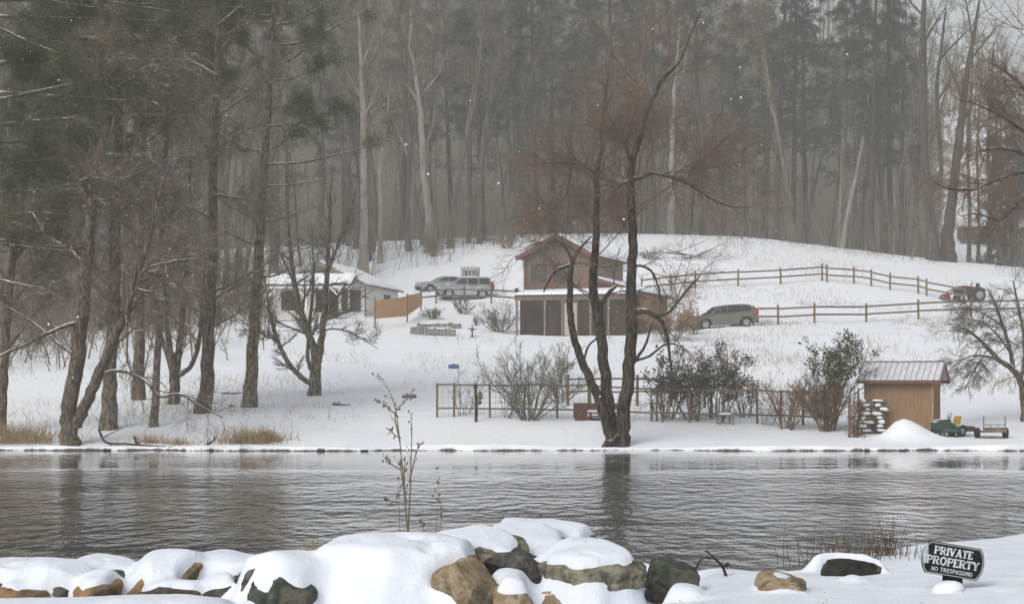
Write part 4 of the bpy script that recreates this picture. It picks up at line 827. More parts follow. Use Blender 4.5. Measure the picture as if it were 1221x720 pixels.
for x0, x1, z0, z1 in ((-6.1, -4.75, .75, 2.15), (-3.55, -3.0, .6, 2.15), (-1.75, -1.22, .72, 2.15), (-1.08, -.28, .72, 2.15)):
    w = Geo().box(x0, x1, -.03, -.004, z0, z1).build('window', M['glass'], cab)
    Geo().box(x0 - .07, x0, -.05, -.003, z0 - .07, z1 + .07).box(x1, x1 + .07, -.05, -.003, z0 - .07, z1 + .07).box(x0, x1, -.05, -.003, z1, z1 + .07).box(x0, x1, -.05, -.003, z0 - .07, z0).build('frame', M['white_paint'], w)
d = Geo().box(-2.6, -1.95, -.03, -.004, .02, 2.1).build('door', M['screen'], cab)
Geo().ball((-2.05, -.06, 1.0), .04).build('handle', M['post_grey'], d)
w = Geo().box(.004, .03, 5.6, 7.4, 1.05, 2.0).build('window', M['glass'], cab)
Geo().box(.003, .05, 5.5, 5.6, .95, 2.1).box(.003, .05, 7.4, 7.5, .95, 2.1).box(.003, .05, 5.6, 7.4, 2.0, 2.1).box(.003, .05, 5.6, 7.4, .95, 1.05).build('frame', M['post_grey'], w)
Geo().bar((.05, -.05, -.2), (.05, -.05, 2.4), .05, 8).build('downpipe', M['old_wood'], cab)
Geo().box(-CW + .1, -.2, -1.7, -.05, -.25, .02).build('porch_floor', M['post_grey'], cab)

# plywood shed ---------------------------------------------------------------
SB = np.array([xat(1112, 75), 75.0, float(gz(xat(1112, 75), 75.9)) - .12])
SB[2] = .45
shed = thing('shed', 'small plywood shed with a ribbed metal roof at the garden end', 'shed', SB, math.radians(-19.4))
SW, SD, SH = 2.68, 2.5, 2.22
Geo().prism([(0, -.3), (SD, -.3), (SD, SH), (SD / 2, SH + .56), (0, SH)], -SW, 0, 'x').build('wall', M['plywood'], shed)
for s in (0, 1):
    y0 = SD / 2; y1 = -.32 if s == 0 else SD + .32; z0 = SH + .60; z1 = SH + .60 - .56 / (SD / 2) * (SD / 2 + .32)
    dd = norm(np.array([0, y1 - y0, z1 - z0])); nn = np.array([0, -dd[2], dd[1]]); nn = nn if nn[2] > 0 else -nn
    g = Geo(); v = []
    for x in (-SW - .22, .32):
        for (y, z) in ((y0, z0), (y1, z1)): v.append((x, y, z)); v.append((x, y + nn[1] * .04, z + nn[2] * .04))
    g.add(v, quads=[(0, 2, 3, 1), (4, 5, 7, 6), (1, 3, 7, 5), (0, 4, 6, 2), (2, 6, 7, 3), (0, 1, 5, 4)])
    ro = g.build('roof', M['tin'], shed)
    rb = Geo()
    for k in range(15):
        x = -SW - .2 + k * (SW + .5) / 14
        rb.beam((x, y0 + nn[1] * .05, z0 + nn[2] * .05), (x, y1 + nn[1] * .05, z1 + nn[2] * .05), .03, .03)
    rb.build('rib', mat('tin_rib' + str(s), (.40, .38, .42), .5, .4), ro)
    Geo().box(-SW - .24, .34, y1 - .03 if s == 0 else y1, y1 if s == 0 else y1 + .03, z1 - .10, z1 + .03).build('fascia', M['trim_red'], shed)
    Geo().beam((.345, y0, z0 - .03), (.345, y1, z1 - .03), .04, .12).build('barge_board', M['plywood'], shed)
Geo().beam((-SW - .2, SD / 2, SH + .67), (.3, SD / 2, SH + .67), .12, .04).build('ridge_cap', M['fascia'], shed)
Geo().box(-.02, .03, -.03, .06, -.3, SH - .05).build('corner_trim', mat('ply_trim', (.42, .27, .16), .8, .2), shed)

# grey house far behind the right end of the wood
q = np.array([xat(1169, 232), 232, 0.]); q[2] = gz(q[0], q[1]) - .3
fh = thing('house', 'faint grey house in the snowy clearing behind the right end of the wood', 'house', q, math.radians(-8))
Geo().prism([(-2.3, 0), (2.3, 0), (2.3, 2.6), (-2.3, 2.6)], 0, 5).build('wall', M['bark_grey'], fh)
for z0, z1 in ((0, 1),):
    g = Geo(); g.add([(-2.6, -.5, 2.5), (2.6, -.5, 2.5), (2.6, 2.6, 4.0), (-2.6, 2.6, 4.0), (2.6, 5.5, 2.5), (-2.6, 5.5, 2.5)], quads=[(0, 1, 2, 3), (3, 2, 4, 5)], tris=None, ngons=[[0, 3, 5], [1, 4, 2]]); g.build('roof', M['snow'], fh)
for x in (-1.2, 1.1): Geo().box(x - .4, x + .4, -.03, -.003, 1.0, 1.9).build('window', M['glass'], fh)
# ------------------------------------------------------------------ fences
def rail_fence(name, label, posts, rails, h, m=None, pw=.13, rw=.05, rh=.13, lean=True, mesh=False, cat='fence', snow_t=True):
    """posts: ground points; rails: heights above the ground"""
    m = m or M['cedar']; b0 = np.array(posts[0]); t = thing(name, label, cat, b0); rg = random.Random(len(posts))
    for i, p in enumerate(posts):
        q = np.array(p) - b0; hh = h * rg.uniform(.97, 1.05); a = (q[0] + rg.uniform(-.02, .02), q[1], q[2] - .3); e = (q[0] + rg.uniform(-.03, .03), q[1] + rg.uniform(-.02, .02), q[2] + hh)
        Geo().beam(a, e, pw, pw).build('post', m, t)
    for z in rails:
        for i in range(len(posts) - 1):
            a = np.array(posts[i]) - b0; c = np.array(posts[i + 1]) - b0
            a[2] += z + rg.uniform(-.03, .03); c[2] += z + rg.uniform(-.03, .03); a[1] -= pw / 2 + rw / 2 + .004; c[1] -= pw / 2 + rw / 2 + .004
            dd = (c - a) * .02; Geo().beam(a - dd, c + dd, rw, rh).build('rail', m, t)
    if mesh:
        g = Geo()
        for i in range(len(posts) - 1):
            a = np.array(posts[i]) - b0; c = np.array(posts[i + 1]) - b0; L = np.linalg.norm(c - a); nn = int(L / .22)
            for k in range(1, nn):
                p = a + (c - a) * k / nn; g.bar(p + np.array([0, .07, 0]), p + np.array([0, .07, rails[-1]]), .004, 3)
            for z in np.arange(.15, rails[-1], .22): g.bar(a + np.array([0, .07, z]), c + np.array([0, .07, z]), .004, 3)
        g.build('wire_mesh', M['dark_iron'], t)
    return t
# garden fence along the pond
pts = []
for px, py in [(521, 499), (541.5, 498.5), (584, 498), (625, 498), (664, 497.5), (704, 498), (744, 498.5), (783, 499), (822, 500), (862, 502), (903, 504), (931, 506), (958, 508), (985, 510)]:
    x, y, z = gp(px, 78.2 - .0012 * (px - 521)); pts.append((x, y, z))
rail_fence('garden_fence', 'thin timber and wire fence around the garden by the pond', pts, [.36, 1.33], 1.42, pw=.09, rw=.04, rh=.07, mesh=True)
# inner fence of the garden (second line, farther back)
pts = [gp(px, 82.5) for px in (677, 702, 728, 760, 800, 840)]
rail_fence('garden_fence', 'shorter post and rail fence behind the red cart bed in the garden', pts, [.62, 1.15], 1.3, pw=.12, rw=.04, rh=.08)
# split-rail fence, lower line along the drive
pts = [gpy(px, py, 120, 150) for px, py in [(872, 389), (898, 387), (928, 387), (971, 385), (1033, 384), (1095, 380), (1158, 378), (1225, 376), (1300, 374)]]
rail_fence('rail_fence', 'lower split-rail fence running from the grey car to the right', pts, [.55, 1.08], 1.32)
pts = [gpy(px, py, 130, 165) for px, py in [(765, 351), (800, 347), (829, 344), (880, 341), (931, 339), (980, 335), (986, 336), (1018, 338), (1039, 341), (1061, 346), (1095, 350), (1105, 353), (1150, 362)]]
rail_fence('rail_fence', 'upper split-rail fence climbing over the brow of the snowy slope', pts, [.55, 1.08], 1.32)
pts = [gp(px, 143.0) for px in (502, 520, 554, 586, 616, 640)]
rail_fence('rail_fence', 'weathered rail fence in front of the pale boxy car', pts, [.55, 1.0], 1.3, m=M['old_wood'])
# tan privacy screen by the cabin
p0, p1, p2 = gpy(447, 391, 118, 140), gpy(485.5, 384, 118, 140), gpy(502, 371, 120, 145)
t = thing('privacy_screen', 'tan canvas screen on dark posts beside the white cabin', 'screen', p0)
g = Geo()
for a, b_, ta, tb, ba, bb in ((p0, p1, 357.5, 353, 380, 377), (p1, p2, 351.5, 348.5, 376, 365)):
    za = lambda py, Y: HC + (HORIZON - py) / F * Y
    nx_ = 14; P0 = []
    for zz in range(8):
        row = []
        for i in range(nx_ + 1):
            f = i / nx_; q = np.array(a) * (1 - f) + np.array(b_) * f; top = za(ta + (tb - ta) * f, q[1]); bot = za(ba + (bb - ba) * f, q[1])
            row.append([q[0] - p0[0], q[1] - p0[1] + .05 * math.sin(i * 1.1) - .06, bot + (top - bot) * zz / 7 - .04 * math.sin(f * math.pi) * (zz / 7) - p0[2]])
        P0.append(row)
    P0 = np.array(P0); g.sheet(P0); g.sheet((P0 + np.array([0, .025, 0]))[::-1])
g.build('canvas', M['canvas'], t, True)
for p, h in ((p0, 2.05), (p1, 1.95), (p2, 1.5)):
    q = np.array(p) - p0; Geo().beam((q[0], q[1] + .06, q[2] - .3), (q[0], q[1] + .06, q[2] + h), .10, .10).build('post', M['old_wood'], t)
# lone post by the house
q = gpy(616, 395, 110, 128); t = thing('lamp_post', 'thin grey post at the left corner of the brown house', 'post', q)
Geo().bar((0, 0, -.2), (0, 0, 2.85), .055, 8).build('pole', M['post_grey'], t); Geo().box(-.14, .14, -.1, .1, 2.62, 2.86).build('lamp_head', M['dark_iron'], t)

# ------------------------------------------------------------------ vehicles
def wheel(parent, x, y, r, w, side):
    o = Geo(); a = np.linspace(0, 2 * math.pi, 23)
    prof = [(r * .62, -w / 2), (r * .94, -w / 2), (r, -w * .3), (r, w * .3), (r * .94, w / 2), (r * .62, w / 2)]
    P = np.array([[[x + q * math.cos(b), y + d, r + q * math.sin(b)] for b in a] for q, d in prof]); o.sheet(P)
    tire = o.build('tyre', M['rubber'], parent, True)
    o = Geo(); yo = y + side * w * .28
    o.prism([(x + r * .63 * math.cos(b), r + r * .63 * math.sin(b)) for b in a[:-1]], yo - .02, yo + .02)
    for k in range(5):
        b = k * 2 * math.pi / 5 + .3; o.beam((x, yo + side * .03, r), (x + r * .58 * math.cos(b), yo + side * .03, r + r * .58 * math.sin(b)), .03, .07)
    o.build('rim', M['rim'], tire)
M['rubber'] = mat('rubber', (.015, .015, .016), .8, .2, color2=(.035, .034, .034), scale=9)
M['rim'] = mat('alloy_rim', (.45, .45, .46), .4, .5, metallic=.6)
M['car_glass'] = mat('car_glass', (.02, .024, .026), .08, .6)
M['lamp_red'] = mat('lamp_red', (.38, .03, .025), .3, .5)
M['lamp_clear'] = mat('lamp_clear', (.7, .7, .68), .2, .5)
def car(name, label, loc, rz, pitch, paint, L, Wc, lower, roof, glassp, wheels, r, tail='rear', group=None, snow_on=True, tint=None):
    """side outline in metres, front at -x; lower = body outline below the beltline, roof = outline of the cabin"""
    t = thing(name, label, 'car', loc, rz); t.rotation_euler = (0, pitch, rz)
    hw = Wc / 2
    def shell(poly, h0, h1, z0, z1, inset_y):
        g = Geo(); n = len(poly); v = []
        for s in (-1, 1):
            for x, z in poly:
                f = np.clip((z - z0) / max(z1 - z0, 1e-3), 0, 1); endf = 1 - .10 * smooth(L * .36, L * .5, abs(x)); v.append((x, s * (h0 + (h1 - h0) * f) * endf, z))
        q = [(i, n + i, n + (i + 1) % n, (i + 1) % n) for i in range(n)]
        return g.add(v, quads=q, ngons=[list(range(n)), list(range(n, 2 * n))[::-1]])
    body = shell(lower, hw, hw - .04, .3, 1.0, 0).build('body', paint, t)
    zb = min(z for x, z in roof); zt = max(z for x, z in roof)
    shell(roof, hw - .05, hw - .25, zb, zt, 0).build('roof', paint, t)
    for s in (-1, 1):
        for poly in glassp:
            v = []; n = len(poly)
            for off in (.006, .022):
                for x, z in poly:
                    f = (z - zb) / (zt - zb); v.append((x, s * ((hw - .05) + (-.20) * f + off), z))
            q = [(i, (i + 1) % n, n + (i + 1) % n, n + i) for i in range(n)]
            Geo().add(v, quads=q, ngons=[list(range(n)), list(range(n, 2 * n))[::-1]]).build('side_window', M['car_glass'], t)
    # windscreen and rear window
    fr = [p for p in roof]; 
    def pane(nm, a, b, sgn):
        v = []
        for (x, z) in (a, b):
            f = (z - zb) / (zt - zb); w = (hw - .05) - .20 * f - .10
            v += [(x + sgn * .012, -w, z + .012), (x + sgn * .012, w, z + .012)]
        Geo().add(v, quads=[(0, 1, 3, 2)]).build(nm, M['car_glass'], t)
    pane('windscreen', roof[1], roof[2], -1); pane('rear_window', roof[-2], roof[-3], 1)
    for s in (-1, 1):
        for x in wheels: wheel(t, x, s * (hw - .10), r, .22, s)
        Geo().box(L / 2 - .16, L / 2 + .012, s * (hw - .16) - .09, s * (hw - .16) + .09, .86, 1.28).build('tail_light', M['lamp_red'], t)
        Geo().box(-L / 2 - .012, -L / 2 + .2, s * (hw - .27) - .16, s * (hw - .27) + .16, .68, .84).build('headlight', M['lamp_clear'], t)
        Geo().ball((roof[1][0] + .25, s * (hw + .06), zb + .10), .10, 2, (.6, .9, .7)).build('mirror', paint, t)
    Geo().box(-L / 2 - .03, -L / 2 + .1, -hw * .86, hw * .86, .28, .52).build('bumper', M['black'], t)
    Geo().box(L / 2 - .1, L / 2 + .03, -hw * .86, hw * .86, .30, .56).build('bumper', M['black'], t)
    if snow_on:
        xr = [x for x, z in roof if z > zt - .1]; a, b = min(xr) + .05, max(xr) - .05; w = hw - .3
        snow_slab('snow', [(a, -w, zt + .0), (b, -w, zt + .0), (b, w, zt + .0), (a, w, zt + .0)], .07, t, 12)
    return t
suv_low = [(-2.32, .36), (-2.34, .62), (-2.28, .80), (-1.9, .93), (-1.15, 1.02), (2.25, 1.08), (2.33, .95), (2.34, .42), (1.92, .30), (1.86, .56), (1.68, .72), (1.42, .76), (1.16, .72), (.98, .56), (.92, .28), (-.98, .28), (-1.04, .56), (-1.22, .72), (-1.46, .76), (-1.70, .72), (-1.88, .56), (-1.94, .32)]
suv_roof = [(-1.3, .98), (-1.12, 1.03), (-.35, 1.50), (.2, 1.60), (1.3, 1.60), (1.85, 1.52), (2.24, 1.08), (2.2, .98)]
suv_gl = [[(-.95, 1.08), (-.28, 1.47), (.12, 1.52), (.12, 1.10)], [(.2, 1.10), (.2, 1.525), (1.1, 1.525), (1.1, 1.13)], [(1.18, 1.14), (1.18, 1.52), (1.62, 1.48), (1.86, 1.30), (1.8, 1.18)]]
paint_g = mat('paint_grey', (.125, .115, .10), .35, .5, color2=(.15, .135, .118), scale=2)
paint_w = mat('paint_white', (.22, .225, .23), .45, .5, color2=(.36, .37, .38), scale=1.5, snow=(.55, .3, 2))
qa, qb = gpy(826, 394, 118, 134), gpy(896, 389, 118, 136)
q = (np.array([xat(861, 128.2), 128.2, 0])); q[2] = (gz(xat(830, 127.7), 127.7) + gz(xat(890, 128.6), 128.6)) / 2 - .05
car('suv', 'dark grey car parked on the drive right of the brown house', q, math.radians(14), math.radians(-3.5), paint_g, 4.68, 1.85, suv_low, suv_roof, suv_gl, (-1.46, 1.42), .36)
w_low = [(-2.12, .40), (-2.14, .78), (-2.05, .98), (-1.1, 1.06), (2.05, 1.12), (2.1, .95), (2.1, .45), (1.78, .34), (1.72, .60), (1.52, .76), (1.3, .80), (1.08, .76), (.9, .60), (.84, .32), (-.86, .32), (-.92, .60), (-1.1, .76), (-1.32, .80), (-1.54, .76), (-1.74, .60), (-1.80, .36)]
w_roof = [(-1.2, 1.02), (-1.02, 1.07), (-.45, 1.62), (-.1, 1.70), (1.6, 1.70), (2.0, 1.62), (2.08, 1.12), (2.06, 1.02)]
w_gl = [[(-.86, 1.14), (-.36, 1.58), (.1, 1.6), (.1, 1.14)], [(.2, 1.14), (.2, 1.6), (.98, 1.6), (.98, 1.14)], [(1.08, 1.14), (1.08, 1.6), (1.86, 1.58), (1.9, 1.16)]]
q = np.array([xat(553, 149), 149, 0.]); q[2] = gz(q[0], q[1]) - .02
car('suv', 'pale boxy car with spare wheel parked behind the rail fence', q, math.radians(12), 0, paint_w, 4.2, 1.75, w_low, w_roof, w_gl, (-1.32, 1.3), .37)
cw = [o for o in COL.objects if o.get('label', '').startswith('pale boxy')][0]
sp = Geo(); a = np.linspace(0, 2 * math.pi, 19); sp.prism([(.38 * math.cos(b), 1.0 + .38 * math.sin(b)) for b in a[:-1]], 2.13, 2.33, 'x'); sp.build('spare_wheel', M['rubber'], cw)
q = np.array([xat(528, 154), 154, 0.]); q[2] = gz(q[0], q[1]) - .5
car('car', 'low car under snow half hidden left of the pale boxy car', q, math.radians(20), 0, paint_w, 4.2, 1.7, [(x, z * .9) for x, z in w_low], [(-1.1, .9), (-.9, .95), (-.2, 1.32), (.2, 1.38), (.9, 1.38), (1.2, 1.3), (1.75, 1.0), (1.8, .9)], [[(-.7, 1.0), (-.15, 1.28), (.2, 1.3), (.2, 1.0)], [(.28, 1.0), (.28, 1.3), (.9, 1.3), (1.3, 1.05)]], (-1.32, 1.3), .32)

# tractor with red loader at the right end of the drive
def tractor(name, label, q, rz, body, hood, arm, sc=1.0, cat='tractor'):
    t = thing(name, label, cat, q, rz); t.scale = (sc,) * 3
    Geo().prism([(-1.5, .55), (-1.5, 1.05), (-1.35, 1.15), (-.3, 1.22), (-.2, .9), (.7, .9), (.75, .55)], -.32, .32).build('hood', hood, t)
    Geo().box(.05, .5, -.24, .24, .92, 1.02).box(.42, .54, -.24, .24, 1.02, 1.5).build('seat', body, t)
    Geo().bar((-.25, 0, 1.2), (-.02, 0, 1.5), .025).tubes(np.array([[-.02 + .05 * math.cos(b), .19 * math.sin(b), 1.5 + .17 * math.cos(b)] for b in np.linspace(0, 6.283, 17)]), np.full(17, .018), 5).build('steering_wheel', M['black'], t)
    for s in (-1, 1):
        wheel(t, .35, s * .55, .52, .32, s); wheel(t, -1.15, s * .42, .30, .22, s)
        Geo().prism([(.95 - .62 + .62 * math.cos(b), .52 + .66 * math.sin(b)) for b in np.linspace(.5, 2.6, 9)] + [(.33 + .52 * math.cos(b), .52 + .58 * math.sin(b)) for b in np.linspace(2.6, .5, 9)], s * .55 - .16, s * .55 + .16).build('fender', hood, t)
        if arm is not None:
            Geo().tubes(np.array([[.1, s * .36, 1.15], [-1.0, s * .40, 1.25], [-1.9, s * .42, .85], [-2.25, s * .42, .4]]), np.full(4, .06), 6).build('loader_arm', arm, t)
    if arm is not None: Geo().prism([(-2.2, .1), (-2.25, .6), (-2.35, .62), (-2.75, .08), (-2.7, .02)], -.7, .7).build('bucket', arm, t)
    return t
red = mat('tractor_red', (.20, .065, .05), .6, .3, color2=(.12, .05, .045), scale=5, snow=(.85, .15, 3))
q = gpy(1163, 361, 128, 160); q[1] += 1.0; q[2] = gz(q[0], q[1]) - .02
tractor('tractor', 'dark tractor with a red loader at the end of the drive', q, math.radians(12), M['black'], M['dark_iron'], red, .95)
# green riding mower by the shed
green = mat('mower_green', (.028, .062, .048), .45, .4, color2=(.04, .078, .06), scale=5, snow=(.55, .3, 3))
yel = mat('seat_yellow', (.40, .25, .05), .6, .3, snow=(1.0, .2, 4))
q = gp(1131, 74.4, .02)
t = thing('riding_mower', 'green riding mower with a yellow seat standing by the shed', 'mower', q, math.radians(24)); t.scale = (.68,) * 3
Geo().prism([(-1.0, .35), (-1.0, .78), (-.86, .92), (-.1, .98), (0, .55), (.75, .5), (.8, .3)], -.34, .34).build('hood', green, t)
Geo().box(-.85, .45, -.62, .62, .18, .34).build('mower_deck', green, t)
Geo().prism([(.15, .62), (.62, .62), (.72, 1.12), (.62, 1.14), (.52, .74), (.15, .74)], -.26, .26).build('seat', yel, t)
Geo().bar((-.05, 0, .95), (.08, 0, 1.15), .025).tubes(np.array([[.08 + .06 * math.cos(b), .18 * math.sin(b), 1.15 + .14 * math.cos(b)] for b in np.linspace(0, 6.283, 17)]), np.full(17, .02), 5).build('steering_wheel', M['black'], t)
for s in (-1, 1):
    wheel(t, .55, s * .44, .28, .26, s); wheel(t, -.75, s * .40, .19, .18, s)
    Geo().prism([(.55 + .34 * math.cos(b), .3 + .34 * math.sin(b)) for b in np.linspace(.3, 2.85, 9)] + [(.55 + .28 * math.cos(b), .3 + .28 * math.sin(b)) for b in np.linspace(2.85, .3, 9)], s * .44 - .15, s * .44 + .15).build('fender', green, t)
Geo().box(.8, 1.5, -.45, .45, .25, .55).build('rear_bagger', M['dark_iron'], t)
# small two-wheeled cart right of the mower
q = gp(1182, 74.0, .0)
t = thing('cart', 'small low trailer with two upright stakes near the pond', 'trailer', q, math.radians(4))
Geo().box(-.46, .46, -.4, .5, .22, .28).box(-.46, .46, -.44, -.40, .22, .42).build('bed', M['old_wood'], t)
for s in (-1, 1):
    o = Geo(); a = np.linspace(0, 2 * math.pi, 19); o.prism([(.2 * math.cos(b), .2 + .2 * math.sin(b)) for b in a[:-1]], s * .56 - .07, s * .56 + .07, 'x'); o.build('wheel', M['rubber'], t)
    Geo().bar((s * .42, -.38, .2), (s * .42, -.38, .86), .022).build('stake', M['cedar'], t)
Geo().bar((-.42, -.38, .52), (.42, -.38, .52), .018).bar((-.15, -.38, .28), (-.15, -.38, .52), .014).bar((.15, -.38, .28), (.15, -.38, .52), .014).build('rail', M['cedar'], t)
snow_slab('snow', [(-.44, -.38, .29), (.44, -.38, .29), (.44, .48, .29), (-.44, .48, .29)], .06, t, 14)

# ------------------------------------------------------------------ small things in the garden and on the slope
# red cart bed / low gate
q = gp(685.5, 77.2); t = thing('cart_bed', 'low brick-red wooden bed with a diagonal brace by the garden fence', 'bed', q, math.radians(2))
redw = mat('red_boards', (.13, .06, .05), .85, .15, color2=(.09, .048, .042), scale=6, stretch=(1, 1, 5), snow=(.9, .15, 4))
k = 77.2 / F
Geo().box(0, 15 * k, 0, .05, .02, 21 * k).build('end_panel', redw, t)
Geo().box(15 * k, 56 * k, .02, .06, 14 * k, 21 * k).build('side_board', redw, t)
Geo().beam((.03, -.03, .06), (14 * k, -.03, 19 * k), .03, .05).build('brace', M['cedar'], t)
for z in (4, 8.5): Geo().box(15 * k, 54 * k, 0, .9, z * k, z * k + .05).build('slat', redw, t)
Geo().box(0, 15 * k, .85, .9, .02, 21 * k).build('end_panel', redw, t)
snow_slab('snow', [(15 * k, 0, 9 * k + .05), (54 * k, 0, 9 * k + .05), (54 * k, .9, 9 * k + .05), (15 * k, .9, 9 * k + .05)], .07, t, 15)
# grey garden chair
q = gp(864.5, 77.3); t = thing('garden_chair', 'grey slatted garden chair among the evergreen shrubs', 'chair', q, math.radians(8))
Geo().box(-.26, .26, -.24, .24, .36, .40).build('seat', M['post_grey'], t)
for x in (-.26, .26):
    for y in (-.24, .24): Geo().box(x - .025, x + .025, y - .025, y + .025, -.05, .36 if y < 0 else .80).build('leg', M['post_grey'], t)
g = Geo()
for x in (-.18, -.06, .06, .18): g.box(x - .03, x + .03, .225, .25, .40, .78)
g.build('backrest', M['post_grey'], t)
snow_slab('snow', [(-.25, -.23, .405), (.25, -.23, .405), (.25, .2, .405), (-.25, .2, .405)], .08, t, 16)
# post with carved bird, round grey post, dark post with cap
q = gp(777, 77.8); t = thing('bird_post', 'short grey post with a perched bird figure on top', 'post', q)
Geo().bar((0, 0, -.1), (0, 0, .48), .07, 8).build('post', M['post_grey'], t)
Geo().ball((0, 0, .58), .10, 2, (.7, .7, 1.2)).ball((-.03, 0, .72), .055).bar((-.07, 0, .73), (-.14, 0, .72), .012).build('bird', M['dark_iron'], t)
q = gp(790, 77.6); o = Geo(); o.bar((0, 0, -.1), (.01, 0, .38), .05, 8); o = o.build('stump_post', M['old_wood'], loc=tuple(q)); tag(o, 'short dark stump of a post right of the bird post', 'post')
q = gp(567.5, 77.0); t = thing('bird_feeder', 'dark post with a rounded cap standing in front of the garden fence', 'feeder', q)
Geo().tubes([[0, 0, -.2], [.02, 0, .6], [-.02, 0, 1.35]], [.07, .06, .055], 8).build('post', M['bark_willow'], t)
Geo().ball((-.02, 0, 1.43), .10, 2, (1, 1, 1.3)).build('cap', M['dark_iron'], t)
Geo().ball((.16, .0, 1.05), .14, 2, (.8, .8, 1.3)).ball((.12, 0, .78), .12, 2, (1, .8, 1.)).build('feeder', M['old_wood'], t)
# clump of dead rusty leaves snagged beside it
def clump(name, label, cat, q, r, m, n, ln, w, seed, sq=(1, 1, 1)):
    rg = np.random.default_rng(seed); g = Geo(); C = rg.normal(size=(n, 3)) * np.array(sq) * r * .5; leaves(g, C, rg.normal(size=(n, 3)), ln, w, rg)
    return tag(g.build(name, m, loc=tuple(q)), label, cat)
# blue disc sled
q = gpy(541, 439, 90, 118); t = thing('disc_sled', 'blue saucer sled lying on the open snow', 'sled', q + np.array([0, 0, .08])); t.rotation_euler = (math.radians(26), 0, 0)
P = np.array([[[r_ * math.cos(b), r_ * math.sin(b), h_] for b in np.linspace(0, 6.2832, 29)] for r_, h_ in ((.02, .10), (.12, .10), (.2, .075), (.27, .02), (.3, .03), (.3, .0), (.26, -.01), (.1, .06))])
blue = mat('sled_blue', (.05, .11, .26), .4, .4); Geo().sheet(P).build('dish', blue, t, True)
for s in (-1, 1): Geo().tubes(np.array([[s * .24, -.06, .05], [s * .29, 0, .09], [s * .24, .06, .05]]), np.full(3, .012), 5).build('handle', M['black'], t)
# slatted white crate on the slope
q = gpy(561, 340, 150, 185); t = thing('slatted_crate', 'pale slatted crate standing on the slope above the pale boxy car', 'crate', q, math.radians(-12))
cwood = mat('crate_wood', (.40, .41, .38), .8, .2, color2=(.28, .29, .27), scale=4)
for z in (.05, .6, 1.25): Geo().box(-.66, .66, -.5, -.46, z, z + .12).box(.62, .66, -.46, .5, z, z + .12).box(-.66, -.62, -.46, .5, z, z + .12).build('rail', cwood, t)
for x in (-.62, -.38, -.08, .18, .38, .62): Geo().box(x - .06, x + .06, -.54, -.505, -.1, 1.48).build('slat', cwood, t)
for y in (-.1, .25): Geo().box(.665, .70, y - .06, y + .06, -.1, 1.42).build('slat', cwood, t)
Geo().box(-.55, .55, -.40, .45, 0, 1.2).build('load', mat('crate_load', (.05, .07, .06), .7, .3, color2=(.10, .11, .10), scale=4), t)
# low stone terraces
for lab, x0, x1, py0, py1 in (('upper low stone terrace wall below the shrubs', 497, 549, 386, 390), ('lower stone terrace wall nearer the pond, below its twin', 489, 539, 391.5, 398)):
    a = gpy(x0, py1, 115, 135); b_ = gpy(x1, py1, 115, 135); b_[1] = a[1] + .2; b_[0] = xat(x1, b_[1])
    L = b_[0] - a[0]; hh = (py1 - py0) * a[1] / F; rg = random.Random(int(x0)); g = Geo(); x = 0
    while x < L:
        w = rg.uniform(.22, .5); z = 0
        while z < hh:
            h1 = rg.uniform(.13, .2); v, f = ico(2); vv = np.sign(v) * np.abs(v) ** .5 * np.array([w * .5, .16, h1 * .55]) + np.array([x + w / 2, rg.uniform(-.03, .03), z + h1 / 2]); g.add(vv, tris=f); z += h1
        x += w
    o = g.build('terrace_wall', M['stone'], loc=(a[0], a[1] - .12, a[2] - .08)); tag(o, lab, 'wall', None)
    sl = snow_slab('snow_cap', [(0, -.1, hh + .06), (L, -.1, hh + .06), (L, .35, hh + .10), (0, .35, hh + .10)], .06, o, 17)
# slender cross-shaped bird bath and a tiny conifer
q = gpy(563, 402, 112, 135); t = thing('bird_bath', 'small dark pedestal bird bath on the snow below the drive', 'bird bath', q)
Geo().tubes([[0, 0, -.1], [0, 0, .1], [0, 0, .4], [0, 0, .48]], [.14, .06, .05, .10], 10).build('pedestal', M['dark_iron'], t)
Geo().tubes([[0, 0, .48], [0, 0, .52], [0, 0, .56]], [.10, .26, .28], 14).build('bowl', M['dark_iron'], t); Geo().bar((0, 0, .55), (0, 0, .85), .035, 6).build('finial', M['dark_iron'], t)

